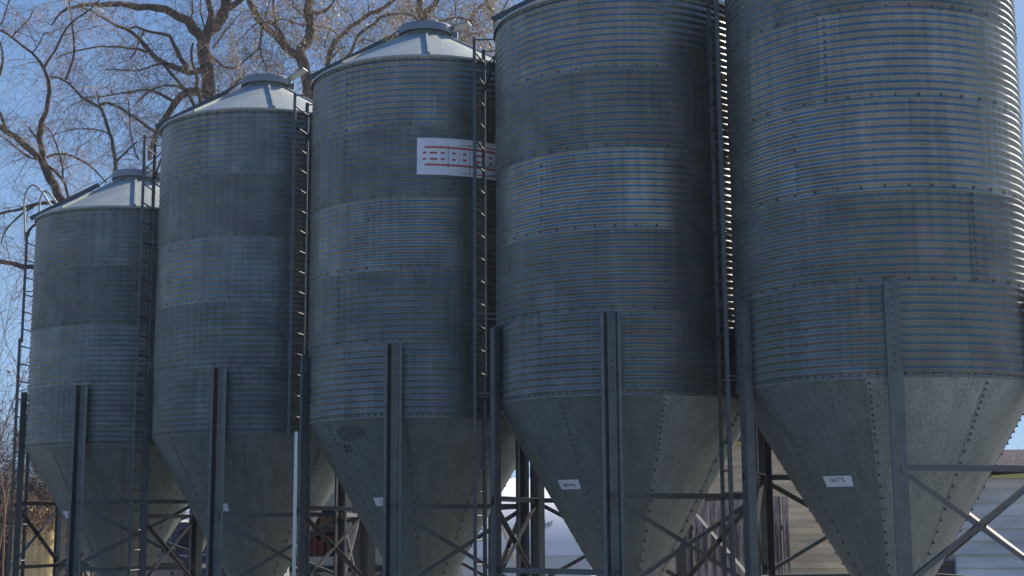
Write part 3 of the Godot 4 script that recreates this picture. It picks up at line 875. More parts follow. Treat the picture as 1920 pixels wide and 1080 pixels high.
const TREE_G := [Vector3(-5.51, 0, -41.00), [
 [0.122, 0.068, [Vector3(0.00, -0.10, 0.00), Vector3(0.00, 12.20, 0.00), Vector3(0.04, 13.82, 0.00), Vector3(0.06, 14.64, 0.00), Vector3(0.11, 15.28, 0.00), Vector3(0.20, 15.57, 0.00), Vector3(0.31, 15.82, 0.00)]],
 [0.068, 0.053, [Vector3(0.31, 15.82, 0.00), Vector3(0.54, 16.07, 0.00), Vector3(0.86, 16.35, 0.01), Vector3(1.25, 16.61, 0.01), Vector3(1.63, 16.80, 0.02), Vector3(1.95, 17.07, 0.02), Vector3(2.38, 17.51, 0.03)]],
 [0.053, 0.030, [Vector3(0.06, 14.47, 0.00), Vector3(0.69, 15.13, 0.39), Vector3(0.92, 15.58, 0.60), Vector3(1.13, 15.83, 0.75), Vector3(1.49, 15.99, 0.91), Vector3(1.75, 16.21, 1.06), Vector3(2.09, 16.22, 1.19), Vector3(2.44, 16.20, 1.33), Vector3(2.69, 16.11, 1.43), Vector3(2.83, 15.94, 1.51)]],
 [0.038, 0.015, [Vector3(0.17, 15.29, 0.00), Vector3(0.26, 15.40, -0.02), Vector3(0.45, 15.63, -0.06), Vector3(0.60, 15.67, -0.08)]],
 [0.030, 0.015, [Vector3(1.06, 15.58, 0.60), Vector3(1.22, 15.69, 0.56), Vector3(1.53, 15.61, 0.48)]],
 [0.023, 0.011, [Vector3(0.86, 16.31, 0.01), Vector3(0.79, 16.62, -0.01), Vector3(0.46, 16.90, -0.04), Vector3(0.30, 17.14, -0.05)]],
 [0.023, 0.011, [Vector3(1.28, 16.64, 0.01), Vector3(1.26, 16.97, -0.08), Vector3(1.26, 17.35, -0.18)]],
 [0.023, 0.015, [Vector3(-0.01, 15.62, 0.00), Vector3(0.04, 15.94, 0.05), Vector3(0.17, 16.25, 0.11), Vector3(0.21, 16.56, 0.16)]],
]]
const TREE_D := [Vector3(-2.60, 0, -43.00), [
 [0.165, 0.120, [Vector3(0.00, -0.10, 0.00), Vector3(0.00, 13.38, 0.00), Vector3(-0.09, 15.77, 0.00), Vector3(-0.15, 16.63, 0.00), Vector3(-0.18, 17.16, 0.00)]],
 [0.104, 0.080, [Vector3(-0.18, 17.16, 0.00), Vector3(-0.23, 17.43, -0.04), Vector3(-0.28, 17.90, -0.11), Vector3(-0.37, 18.65, -0.23)]],
 [0.088, 0.064, [Vector3(-0.18, 17.16, 0.00), Vector3(-0.02, 17.48, -0.03), Vector3(0.20, 17.73, -0.05), Vector3(0.41, 17.95, -0.08), Vector3(0.81, 18.60, -0.14)]],
 [0.032, 0.020, [Vector3(-0.28, 17.12, 0.00), Vector3(-0.49, 17.55, -0.03), Vector3(-0.64, 17.88, -0.05), Vector3(-0.73, 18.24, -0.08)]],
 [0.096, 0.072, [Vector3(-0.11, 15.86, 0.00), Vector3(-0.67, 16.37, 0.03), Vector3(-1.04, 16.66, 0.05), Vector3(-1.45, 16.43, 0.06)]],
 [0.048, 0.032, [Vector3(-0.08, 16.46, 0.00), Vector3(0.36, 17.20, -0.23), Vector3(0.59, 17.31, -0.30), Vector3(0.85, 17.41, -0.38), Vector3(1.14, 17.40, -0.46), Vector3(1.30, 17.28, -0.53), Vector3(1.16, 16.99, -0.63)]],
 [0.048, 0.032, [Vector3(1.30, 17.28, -0.53), Vector3(1.55, 17.79, -0.71), Vector3(1.81, 18.11, -0.85), Vector3(2.15, 18.59, -1.04)]],
 [0.024, 0.016, [Vector3(0.99, 16.26, 0.05), Vector3(0.94, 16.68, -0.00), Vector3(0.90, 17.30, -0.08), Vector3(0.85, 17.91, -0.16), Vector3(0.81, 18.28, -0.21)]],
 [0.024, 0.016, [Vector3(2.13, 16.48, 0.88), Vector3(2.13, 16.79, 0.83), Vector3(2.03, 17.12, 0.77), Vector3(1.92, 17.43, 0.72), Vector3(1.87, 17.76, 0.67)]],
 [0.024, 0.016, [Vector3(2.09, 16.67, 0.83), Vector3(2.21, 16.94, 0.79), Vector3(2.37, 17.25, 0.75), Vector3(2.52, 17.57, 0.71), Vector3(2.62, 17.93, 0.67)]],
 [0.072, 0.024, [Vector3(-0.04, 15.42, 0.00), Vector3(0.80, 16.36, -0.49), Vector3(1.16, 16.88, -0.72), Vector3(1.46, 17.10, -0.87), Vector3(1.88, 16.91, -1.07), Vector3(1.96, 16.52, -1.25)]],
]]

# ---------------------------------------------------------------- trees and scrub
func grow(list: Array, g: Geo, p: Vector3, d: Vector3, l: float, r: float, level: int, droop: float) -> void:
	var pts := [p]
	var rad := [r]
	var n := 5 if level > 0 else 4
	var dir := d.normalized()
	for k in n:
		dir = (dir + Vector3(rng.randfn(0, .10), rng.randfn(0, .09) - droop * (k + 1) / n, rng.randfn(0, .10))).normalized()
		pts.append(pts[-1] + dir * l / n)
		rad.append(maxf(r * (1.0 - .75 * (k + 1.0) / n), .0022))
	g.tube(pts, rad, 4 if level > 1 else 3)
	list.append([pts[n], dir, level])
	if level > 0:
		var m := rng.randi_range(3, 5)
		for k in m:
			var q := rng.randi_range(1, n)
			var side := Vector3(rng.randfn(0, 1), rng.randfn(.1, .7), rng.randfn(0, .8)).normalized()
			grow(list, g, pts[q], (dir * .7 + side).normalized(), l * rng.randf_range(.5, .95), maxf(r * .55, .003), level - 1, droop * 1.25)

func tree(data: Array, called: String, label: String, dens: float, droop: float, leaves: float, group := "bare trees behind the bins") -> void:
	var t := thing(called, label, "tree", data[0], 0, group)
	var tw := Geo.new()
	var tw2 := Geo.new()
	var ends := []
	var limbs: Array = data[1]
	for k in limbs.size():
		var pts: Array = limbs[k][2]
		var r0: float = limbs[k][0]
		var r1: float = limbs[k][1]
		# finer, slightly crooked centre line
		var c := Curve3D.new()
		for i in pts.size():
			var tg: Vector3 = (pts[mini(i + 1, pts.size() - 1)] - pts[maxi(i - 1, 0)]) * .16
			c.add_point(pts[i], -tg, tg)
		var len_ := c.get_baked_length()
		var n := clampi(int(len_ / .22), 5, 60)
		var q := []
		var rr := []
		for i in n + 1:
			var w := float(i) / n
			var wob := Vector3(rng.randfn(0, 1), rng.randfn(0, 1), rng.randfn(0, 1)) * minf(.022, lerpf(r0, r1, w) * .35)
			q.append(c.sample_baked(w * len_) + (wob if i > 0 else Vector3.ZERO))
			rr.append(1.12 * lerpf(r0, r1, pow(w, .85)) * rng.randf_range(.9, 1.1))
		var g := Geo.new()
		g.tube(q, rr, 10 if r0 > .1 else 6)
		geo("trunk" if k == 0 else "branch", g, M.bark_pale if leaves > .3 else M.bark, t)
		# twigs along it
		var from := 0.0 if k > 0 else 8.2
		var cnt := int((len_ - from) * dens)
		for i in maxi(cnt, 0):
			var s := rng.randf_range(from / len_ + .05, 1.0)
			var p := c.sample_baked(s * len_)
			var ax := (c.sample_baked(minf(s * len_ + .1, len_)) - c.sample_baked(maxf(s * len_ - .1, 0))).normalized()
			var side := Vector3(rng.randfn(0, 1), rng.randfn(.25, .8), rng.randfn(0, 1))
			side = (side - ax * side.dot(ax)).normalized()
			var rr2 := rng.randf_range(.0042, .0085)
			var lvl := 2 if rng.randf() < .24 else 1
			grow(ends, tw2 if rng.randf() < .18 else tw, p, (side + ax * .55).normalized(), rng.randf_range(.45, 1.25) * (1.25 if lvl == 2 else .8), rr2 * (1.3 if lvl == 2 else 1.0), lvl, droop)
	var a := geo("twigs", tw, M.twig, t)
	a.set_meta("kind", "stuff")
	if tw2.v.size():
		a = geo("pale_twigs", tw2, M.twig_pale, t)
		a.set_meta("kind", "stuff")
	if leaves > 0.0:
		for kind in 2:
			var lf := Geo.new()
			for e in ends:
				if rng.randf() > leaves * (.55 if kind == 0 else .45):
					continue
				for k in rng.randi_range(2, 4):
					leaf(lf, e[0] + Vector3(rng.randfn(0, .07), rng.randfn(-.05, .09), rng.randfn(0, .07)), rng.randf_range(.05, .10))
			var o := geo("leaves", lf, M.leaf_y if kind == 0 else M.leaf_b, t)
			o.set_meta("kind", "stuff")

func leaf(g: Geo, p: Vector3, l: float) -> void:
	var d := Vector3(rng.randfn(0, .5), -1.0, rng.randfn(0, .5)).normalized()
	var s := d.cross(Vector3(rng.randfn(0, 1), .1, rng.randfn(0, 1))).normalized() * l * .24
	g.quad(p, p + d * l * .5 - s, p + d * l, p + d * l * .5 + s)

func shrub(label: String, at: Vector3, stems: int, hi: float, spread: float, lean: Vector3, m: Material, twigs := 5) -> void:
	var t := thing("bare_shrub", label, "shrub", at, 0, "bare shrubs at the left edge")
	var tw := Geo.new()
	for k in stems:
		var p := Vector3(rng.randfn(0, .22), 0, rng.randfn(0, .22))
		var d := (Vector3(rng.randfn(0, spread), 1, rng.randfn(0, spread)) + lean).normalized()
		var h := hi * rng.randf_range(.55, 1.0)
		var pts := [p]
		var r := [rng.randf_range(.011, .02)]
		for i in 9:
			d = (d + Vector3(rng.randfn(0, .07), .02, rng.randfn(0, .07))).normalized()
			pts.append(pts[-1] + d * h / 9.0)
			r.append(r[0] * (1.0 - (i + 1) / 9.6))
		var g := Geo.new()
		g.tube(pts, r, 6)
		geo("stem", g, m, t)
		var sink := []
		for i in twigs * 2:
			var q := rng.randi_range(2, 9)
			grow(sink, tw, pts[q], d + Vector3(rng.randfn(0, .6), rng.randf_range(-.1, .5), rng.randfn(0, .6)), rng.randf_range(.4, 1.1), .005, 1, .05)
	var o := geo("twigs", tw, m, t)
	o.set_meta("kind", "stuff")

func scrub() -> void:
	shrub("tall slender bare shrub at the left edge, its whips rising beside the leftmost ladder", Vector3(-8.9, 0, -24.2), 12, 7.6, .10, Vector3(-.03, 0, 0), M.twig)
	shrub("bare shrub at the far left edge with reddish whips leaning right", Vector3(-9.9, 0, -25.5), 12, 7.0, .12, Vector3(.10, 0, 0), M.twig)
	shrub("lower tangled dark shrub at the left behind the far left bin's ladder", Vector3(-9.4, 0, -27.6), 14, 4.6, .28, Vector3(0, 0, 0), M.scrub, 7)
	# dense dead thicket at the lower left
	var g := Geo.new()
	var sink := []
	for k in 330:
		var p := Vector3(rng.randf_range(-13.5, -9.35), 0, rng.randf_range(-34.0, -28.2))
		grow(sink, g, p, Vector3(rng.randfn(0, .35), 1, rng.randfn(0, .3)), rng.randf_range(1.7, 3.3), .016, 2, .10)
	var o := geo("thicket", g, M.scrub)
	tag(o, "dense dark thicket of dead stems at the lower left", "thicket")
	o.set_meta("kind", "stuff")
	var lf := Geo.new()
	for e in sink:
		if rng.randf() < .22:
			leaf(lf, e[0], rng.randf_range(.06, .12))
	var lo := geo("dead_leaves", lf, M.leaf_b, o)
	lo.set_meta("kind", "stuff")
	# dry vine hanging over the cream tank
	var vn := Geo.new()
	var vl := Geo.new()
	for k in 150:
		var a := rng.randf_range(-PI, PI)
		var p := Vector3(-8.80 + sin(a) * .46 * sqrt(rng.randf()), 2.02 + rng.randf_range(-.02, .30), -27.0 + cos(a) * .46)
		var s2 := []
		grow(s2, vn, p, Vector3(sin(a), .25, cos(a)), rng.randf_range(.25, .62), .006, 1, .55)
		for e in s2:
			for q in 4:
				leaf(vl, e[0] + Vector3(rng.randfn(0, .06), rng.randfn(0, .07), rng.randfn(0, .06)), rng.randf_range(.05, .10))
	var v := geo("dry_vine", vn, M.scrub)
	tag(v, "dry brown vine hanging over the top of the cream tank", "vine")
	v.set_meta("kind", "stuff")
	geo("dead_leaves", vl, M.leaf_b, v).set_meta("kind", "stuff")
	# hedge beyond
	var h := Geo.new()
	for k in 9000:
		var p := Vector3(rng.randf_range(-27.0, -15.5), 0, rng.randf_range(-62.0, -59.0))
		var top := 3.2 + .22 * sin(p.x * 1.9) + .16 * sin(p.x * 5.3)
		p.y = top * pow(rng.randf(), .6)
		var d := Vector3(rng.randfn(0, .6), 1, rng.randfn(0, .6)).normalized() * rng.randf_range(.08, .22)
		var s := d.cross(Vector3(rng.randfn(0, 1), 0, 1)).normalized() * .06
		h.quad(p - s, p + s, p + d + s, p + d - s)
	var hm := mat(lin(.13, .095, .055), .95)
	var ho := geo("hedge", h, hm)
	tag(ho, "low brown hedge on the skyline behind the thicket", "hedge")
	ho.set_meta("kind", "stuff")
	# far tree line
	var f := Geo.new()
	for k in 260:
		var p := Vector3(rng.randf_range(-95.0, 40.0), 0, rng.randf_range(-190.0, -170.0))
		var s3 := []
		grow(s3, f, p, Vector3(rng.randfn(0, .08), 1, 0), rng.randf_range(3.2, 5.6), .11, 2, .02)
	var fo := geo("far_tree_line", f, mat(lin(.20, .19, .20), .95))
	tag(fo, "far grey line of bare trees near the horizon", "tree line")
	fo.set_meta("kind", "stuff")

# ---------------------------------------------------------------- things behind the bins
func board_siding(t: Node3D, x0: float, x1: float, y0: float, y1: float, expo: float, mats: Array, holes: Array = []) -> void:
	var n := int((y1 - y0) / expo)
	var poly := PackedVector2Array([Vector2(0, 0), Vector2(.040, -.007), Vector2(.046, .010), Vector2(.010, expo - .002), Vector2(0, expo - .002)])
	for k in n:
		var y := y0 + k * expo
		var spans := [[x0, x1]]
		for hole in holes:
			if y + expo > hole.position.y and y < hole.position.y + hole.size.y:
				spans = [[x0, hole.position.x], [hole.position.x + hole.size.x, x1]]
		for s in spans:
			var g := Geo.new()
			# profile in the plane of depth and height, drawn along x
			var p2 := PackedVector2Array()
			for p in poly:
				p2.append(Vector2(p.x, p.y))
			g.prism(p2, Vector3(s[1], y, 0), Basis(Vector3(0, 0, 1), Vector3.UP, Vector3(-1, 0, 0)), s[1] - s[0])
			geo("siding_board", g, mats[rng.randi() % mats.size()], t)

func houses() -> void:
	var wood_n := noise(411, .02, 4)
	var sid_n := noise(77, .01, 4)
	var sid := picture(256, 256, func(x, y):
		var k: float = clampf(.88 + sid_n.get_noise_2d(x * .6, y * 3.0) * .22, .5, 1.0)
		return Color(k, k, k * .985))
	# beige house behind the fence
	var b := thing("beige_house", "beige house with lap siding seen between the two right-hand bins", "house", Vector3(5.2, 0, -31.0))
	var beige := []
	for k in 3:
		beige.append(tri_mat(lin(.74, .575, .375) * [1.0, .96, 1.03][k], .7, 0, sid, .35))
	var w := Geo.new()
	w.box(Vector3(0, 1.7, -2.6), Vector3(4.6, 3.4, 5.18))
	geo("wall", w, beige[0], b)
	board_siding(b, -2.3, 2.3, .25, 3.35, .144, beige)
	var r := Geo.new()
	for s in [-1.0, 1.0]:
		r.bar(Vector3(0, 4.02, -2.5) + Vector3(s * 1.3, -.36, 0) * 1.0, Vector3(0, 4.02, -2.5) + Vector3(s * 1.301, -.3603, 0), .1, .1)
	r = Geo.new()
	r.prism(PackedVector2Array([Vector2(-2.6, 3.36), Vector2(2.6, 3.36), Vector2(0, 4.15)]), Vector3(0, 0, -5.3), Basis(), 5.6)
	geo("roof", r, mat(lin(.12, .10, .09), .9), b)
	for s in [-1.0, 1.0]:
		var ct := Geo.new()
		ct.box(Vector3(2.28 * s, 1.7, .022), Vector3(.1, 3.3, .03))
		geo("corner_trim", ct, beige[2], b)
	# white house on the right
	var h := thing("white_house", "white house with lap siding, yellow fascia and low shingled roof at the right edge", "house", Vector3(7.8, 0, -22.0))
	var white := []
	for k in 3:
		white.append(tri_mat(lin(.82, .82, .83) * [1.0, .97, 1.02][k], .6, 0, sid, .3))
	var w2 := Geo.new()
	w2.box(Vector3(.2, 1.2, -1.2), Vector3(4.1, 2.4, 2.38))
	geo("wall", w2, white[0], h)
	board_siding(h, -1.85, 2.25, .18, 2.28, .194, white, [Rect2(-1.54, .30, .37, .78)])
	var win := Geo.new()
	for q in [[-1.355, 1.075, .37, .03], [-1.355, .30, .37, .03], [-1.53, .69, .03, .78], [-1.18, .69, .03, .78]]:
		win.box(Vector3(q[0], q[1], .022), Vector3(q[2], q[3], .05))
	var wo := geo("window", win, mat(lin(.10, .16, .30), .5), h)
	var pane := Geo.new()
	pane.box(Vector3(-1.355, .69, .006), Vector3(.32, .75, .006))
	geo("pane", pane, mat(lin(.02, .025, .035), .06, .2), wo)
	var fa := Geo.new()
	fa.box(Vector3(0, 2.325, .32), Vector3(4.9, .085, .02))
	geo("fascia", fa, mat(lin(.62, .45, .15), .6), h)
	var so := Geo.new()
	so.box(Vector3(0, 2.288, .16), Vector3(4.9, .012, .30))
	geo("soffit", so, white[1], h)
	var de := Geo.new()
	de.box(Vector3(0, 2.382, .333), Vector3(4.94, .026, .03))
	geo("drip_edge", de, mat(lin(.26, .02, .02), .5), h)
	var shn := noise(91, .05, 3)
	var sh_t := picture(256, 256, func(x, y):
		var k: float = clampf(.78 + shn.get_noise_2d(x, y) * .4, .3, 1.0)
		return Color(k, k * .96, k * .92))
	for k in 20:
		var g := Geo.new()
		var z := .34 - k * .128
		var y := 2.405 + k * .021
		g.box(Vector3(0, y, z - .08), Vector3(4.94, .012, .19), Basis(Vector3.RIGHT, Vector3(0, 1, -.10).normalized(), Vector3(0, .10, 1).normalized()))
		geo("shingle_course", g, tri_mat(lin(.78, .71, .65) * rng.randf_range(.92, 1.06), .9, 0, sh_t, 2.0) if k < 3 else M.shingle, h)
		if k == 0:
			M.shingle = h.get_child(h.get_child_count() - 1).material_override
	# weathered board fence
	var f := thing("wooden_fence", "weathered grey board fence in front of the beige house", "fence", Vector3(4.0, 0, -26.8))
	var wt := picture(128, 512, func(x, y):
		var k: float = clampf(.72 + wood_n.get_noise_2d(x * 3.2, y * .22) * .6 + wood_n.get_noise_2d(x * 9.0, y * .7) * .2, .2, 1.0)
		return Color(k, k * .96, k * .95))
	var wm := []
	for k in 4:
		wm.append(mat(lin(.37, .325, .315) * [1.0, .86, 1.12, .94][k], .9, 0, wt, Vector3(1, .5, 1)))
	for k in 13:
		var g := Geo.new()
		var x := -.92 + k * .146
		var tp := 2.06 + rng.randf_range(-.05, .06) + k * .006
		g.box(Vector3(x + rng.randf_range(-.006, .006), tp * .5 + .02, rng.randf_range(-.006, .006)), Vector3(rng.randf_range(.128, .140), tp - .04, .02), Basis(Vector3.FORWARD, rng.randf_range(-.006, .006)))
		geo("board", g, wm[rng.randi() % 4], f)
	for y in [.45, 1.55]:
		var g := Geo.new()
		g.box(Vector3(0, y, -.045), Vector3(2.0, .09, .04))
		geo("rail", g, wm[1], f)
	var cap := Geo.new()
	cap.box(Vector3(.05, 2.19, -.02), Vector3(.42, .035, .09))
	geo("cap_rail", cap, mat(lin(.13, .07, .055), .85), f)
	for x in [-.98, .88, 1.00]:
		var g := Geo.new()
		g.box(Vector3(x, 1.06, .04 if x > .9 else -.08), Vector3(.10, 2.12, .10))
		geo("post", g, wm[0 if x > .9 else 1], f)

func trailer() -> void:
	# white travel trailer, its long side turned to the right; the upper side leans back
	var yaw := deg_to_rad(34.0)
	var t := thing("travel_trailer", "white travel trailer with blue script lettering seen under the bin second from the right", "trailer", Vector3(.55, 0, -26.6), yaw)
	var white := mat(lin(.72, .73, .76), .32)
	var prof := [Vector2(0, .42), Vector2(.03, .8), Vector2(.02, 1.10), Vector2(-.06, 1.45), Vector2(-.22, 1.85), Vector2(-.48, 2.22), Vector2(-.85, 2.44), Vector2(-1.3, 2.52), Vector2(-1.75, 2.44), Vector2(-2.1, 2.2), Vector2(-2.2, 1.6), Vector2(-2.2, .42)]
	var poly := PackedVector2Array()
	for p in prof:
		poly.append(Vector2(p.x, p.y))
	var g := Geo.new()
	var x0 := -1.75
	var x1 := 1.05
	g.surf(16, 44, func(u, v):
		var fk: float = v * (prof.size() - 1)
		var k := mini(int(fk), prof.size() - 2)
		var p0: Vector2 = prof[maxi(k - 1, 0)]
		var p3: Vector2 = prof[mini(k + 2, prof.size() - 1)]
		var p: Vector2 = prof[k].cubic_interpolate(prof[k + 1], p0, p3, fk - k)
		return Vector3(lerpf(x0, x1, u), p.y, p.x))
	geo("shell", g, white, t)
	for s in 2:
		var e := Geo.new()
		e.prism(poly, Vector3(x1 if s == 0 else x0 + .02, 0, 0), Basis(Vector3(0, 0, 1), Vector3.UP, Vector3(-1, 0, 0)), .02)
		geo("end_wall", e, white, t)
	var belt := Geo.new()
	belt.box(Vector3((x0 + x1) * .5, 1.06, .026), Vector3(x1 - x0, .014, .02))
	geo("belt_moulding", belt, mat(lin(.42, .43, .46), .4), t)
	var low := Geo.new()
	low.box(Vector3((x0 + x1) * .5, .74, .022), Vector3(x1 - x0 - .02, .60, .03))
	geo("lower_panel", low, mat(lin(.52, .52, .55), .45), t)
	var ink := mat(lin(.01, .03, .075), .5)
	var tx := Geo.new()
	var at_wall := func(p: Vector2) -> Vector3:
		var y: float = p.y
		for k in prof.size() - 1:
			if y >= prof[k].y and y <= prof[k + 1].y and k < 7:
				return Vector3(p.x, y, lerpf(prof[k].x, prof[k + 1].x, (y - prof[k].y) / (prof[k + 1].y - prof[k].y)) + .016)
		return Vector3(p.x, y, .05)
	for l in script_text("cker", Vector2(.005, 1.545), Vector2(.060, .11), .018, .3, .25):
		tx.stroke(l, .0155, at_wall)
	for l in script_text("rec", Vector2(-.26, 1.24), Vector2(.05, .08), .016, .3, .2):
		tx.stroke(l, .016, at_wall)
	geo("lettering", tx, ink, t)
	for x in [-1.0, .1]:
		var wh := Geo.new()
		wh.tube([Vector3(x, .33, -.28), Vector3(x, .33, -.08)], [.33, .33], 24, true)
		var wl := geo("wheel", wh, M.dark, t)
		var rim := Geo.new()
		rim.tube([Vector3(x, .33, -.09), Vector3(x, .33, -.07)], [.2, .18], 20, true)
		geo("rim", rim, M.new_steel, wl)

func cargo() -> void:
	# pale cargo trailer with an open hatch and cartons on its shelves
	var t := thing("cargo_trailer", "pale grey cargo trailer with an open side hatch behind the second and middle bins", "trailer", Vector3(-2.55, 0, -24.2))
	var pale := tri_mat(lin(.46, .48, .47), .6, 0, M.cone[1].albedo_texture, .4)
	var wall := Geo.new()
	# wall around the hatch opening (x -.95..-.35, y 1.13..1.88)
	for q in [[-1.15, -.95, .62, 3.0], [-.35, 1.15, .62, 3.0], [-.95, -.35, 1.88, 3.0], [-.95, -.35, .62, 1.13]]:
		wall.box(Vector3((q[0] + q[1]) * .5, (q[2] + q[3]) * .5, 0), Vector3(q[1] - q[0], q[3] - q[2], .04))
	geo("side_wall", wall, pale, t)
	var body := Geo.new()
	body.box(Vector3(0, 1.8, -1.28), Vector3(2.3, 2.36, 1.5))
	geo("body", body, pale, t)
	var sh := Geo.new()
	sh.box(Vector3(0, 2.98, -.28), Vector3(2.3, .04, .52))
	sh.box(Vector3(0, .64, -.28), Vector3(2.3, .04, .52))
	for x in [-1.13, 1.13]:
		sh.box(Vector3(x, 1.81, -.275), Vector3(.04, 2.28, .5))
	geo("side_panel", sh, pale, t)
	var inn := Geo.new()
	inn.box(Vector3(-.65, 1.115, -.26), Vector3(.62, .025, .44))
	inn.box(Vector3(-.65, 1.53, -.26), Vector3(.62, .02, .44))
	geo("shelf", inn, M.dark, t)
	var dk := Geo.new()
	dk.box(Vector3(-.65, 1.5, -.485), Vector3(.64, .8, .02))
	geo("back_panel", dk, M.dark, t)
	var rail := Geo.new()
	rail.box(Vector3(0, .93, .04), Vector3(2.3, .10, .035))
	geo("rub_rail", rail, M.dark, t)
	var tg := Geo.new()
	tg.bar(Vector3(.55, .90, .08), Vector3(1.5, .42, .10), .06, .09)
	geo("tongue", tg, M.dark, t)
	for x in [-.6, .4]:
		var wh := Geo.new()
		wh.tube([Vector3(x, .32, -.30), Vector3(x, .32, -.06)], [.32, .32], 24, true)
		geo("wheel", wh, M.dark, t)
	var cols := [lin(.075, .008, .008), lin(.10, .009, .008), lin(.06, .006, .007), lin(.20, .105, .016), lin(.10, .045, .014), lin(.16, .09, .02)]
	var lab := ["red carton at the left end of the hatch's lower shelf", "brighter red carton in the middle of the hatch's lower shelf", "dark red carton nearest the leg on the hatch's lower shelf", "yellow carton at the left of the hatch's upper shelf", "brown carton leaning in the middle of the hatch's upper shelf", "tan yellow carton nearest the leg on the hatch's upper shelf"]
	for k in 6:
		var g := Geo.new()
		var c := Vector3(-3.2 + (k % 3 - 1) * .135, (1.13 if k < 3 else 1.545), -24.40 - .03 * (k % 2))
		var hh: float = [.30, .26, .33, .24, .28, .21][k]
		g.box(c + Vector3(0, hh * .5, 0), Vector3(.105, hh, .2), Basis(Vector3.UP, [.1, -.14, .05, -.08, .2, .02][k]) * Basis(Vector3.BACK, [0.0, .05, -.02, .0, -.10, .03][k]))
		g.box(c + Vector3(0, hh + .008, 0), Vector3(.06, .016, .06), Basis(Vector3.UP, .3))
		tag(geo("carton", g, mat(cols[k], .55)), lab[k], "carton", "cartons in the trailer hatch")

func pickup() -> void:
	var t := thing("pickup_truck", "navy blue pickup truck parked behind the two left-hand bins", "pickup truck", Vector3(-6.55, 0, -31.0), deg_to_rad(24.0))
	var navy := mat(lin(.012, .026, .075), .22, .15)
	navy.clearcoat_enabled = true
	navy.clearcoat = .8
	var b := Geo.new()
	b.prism(PackedVector2Array([Vector2(-.92, .42), Vector2(.92, .42), Vector2(.95, .7), Vector2(.90, 1.06), Vector2(-.90, 1.06), Vector2(-.95, .7)]), Vector3(0, 0, -2.6), Basis(), 5.2)
	geo("body", b, navy, t)
	var cab := Geo.new()
	cab.prism(PackedVector2Array([Vector2(-.88, 1.05), Vector2(.88, 1.05), Vector2(.78, 1.55), Vector2(.68, 1.72), Vector2(-.68, 1.72), Vector2(-.78, 1.55)]), Vector3(0, 0, -1.4), Basis(), 1.9)
	geo("cab", cab, navy, t)
	var gl := mat(lin(.02, .024, .03), .05, .3)
	var rw := Geo.new()
	rw.prism(PackedVector2Array([Vector2(-.70, 1.14), Vector2(.70, 1.14), Vector2(.62, 1.58), Vector2(-.62, 1.58)]), Vector3(0, 0, .505), Basis(), .008)
	geo("rear_window", rw, gl, t)
	var tg := Geo.new()
	tg.box(Vector3(0, .82, 2.605), Vector3(1.42, .42, .03))
	geo("tailgate", tg, navy, t)
	var bp := Geo.new()
	bp.box(Vector3(0, .48, 2.66), Vector3(1.8, .14, .12))
	geo("bumper", bp, M.new_steel, t)
	for s in [-1.0, 1.0]:
		var tl := Geo.new()
		tl.box(Vector3(.83 * s, .84, 2.605), Vector3(.12, .34, .03))
		geo("tail_light", tl, mat(lin(.30, .012, .012), .2), t)
		var mr := Geo.new()
		mr.box(Vector3(1.02 * s, 1.18, -1.15), Vector3(.18, .2, .1))
		geo("mirror", mr, navy, t)
		for z in [-1.7, 1.5]:
			var wh := Geo.new()
			wh.tube([Vector3(.74 * s, .37, z), Vector3(.95 * s, .37, z)], [.37, .37], 24, true)
			geo("wheel", wh, M.dark, t)
		var sw := Geo.new()
		sw.quad(Vector3(.888 * s, 1.1, -.95), Vector3(.888 * s, 1.1, .35), Vector3(.80 * s, 1.52, .30), Vector3(.80 * s, 1.52, -.7))
		geo("side_window", sw, gl, t)

func tank() -> void:
	var t := thing("storage_tank", "cream upright cylindrical tank under dry vines at the lower left", "tank", Vector3(-8.82, 0, -27.0))
	var nz := noise(31, .02, 4)
	var tx := picture(256, 256, func(x, y):
		var k: float = clampf(.9 + nz.get_noise_2d(x * 1.5, y * .4) * .2, .4, 1.0)
		return Color(k, k * .985, k * .95))
	var m := mat(lin(.86, .66, .34), .45, 0, tx, Vector3(.5, 1, 1))
	var g := Geo.new()
	g.lathe([Vector2(.43, .12), Vector2(.43, 1.84)], 40)
	geo("shell", g, m, t)
	var d := Geo.new()
	d.surf(40, 8, func(u, v):
		var a: float = v * PI * .5
		return Vector3(sin(TAU * u) * .43 * cos(a), 1.84 + .15 * sin(a), cos(TAU * u) * .43 * cos(a)), true)
	geo("dome", d, m, t)
	var w := Geo.new()
	w.lathe([Vector2(.432, 1.832), Vector2(.4345, 1.84), Vector2(.432, 1.848)], 40)
	w.lathe([Vector2(.432, .832), Vector2(.4345, .84), Vector2(.432, .848)], 40)
	geo("weld_seam", w, m, t)
	for k in 3:
		var f := Geo.new()
		var a := TAU * k / 3.0 + .4
		f.box(Vector3(sin(a) * .36, .09, cos(a) * .36), Vector3(.1, .18, .1))
		geo("foot", f, M.strut, t)
	var v := Geo.new()
	v.tube([Vector3(.1, .98, .43), Vector3(.1, .98, .46)], [.045, .04], 12, true)
	geo("port", v, m, t)

func far_shed() -> void:
	var t := thing("far_shed", "small pale tan building far off between the two left-hand bins", "building", Vector3(-14.9, 0, -64.0))
	var g := Geo.new()
	g.box(Vector3(0, .75, 0), Vector3(2.2, 1.5, 2.0))
	geo("wall", g, mat(lin(.48, .43, .36), .8), t)
	var r := Geo.new()
	r.prism(PackedVector2Array([Vector2(-1.25, 1.5), Vector2(1.25, 1.5), Vector2(0, 2.0)]), Vector3(0, 0, -1.1), Basis(), 2.2)
	geo("roof", r, mat(lin(.25, .22, .2), .9), t)
	var d := Geo.new()
	d.box(Vector3(-.55, .65, 1.005), Vector3(.34, 1.2, .02))
	geo("door", d, mat(lin(.75, .75, .76), .6), t)

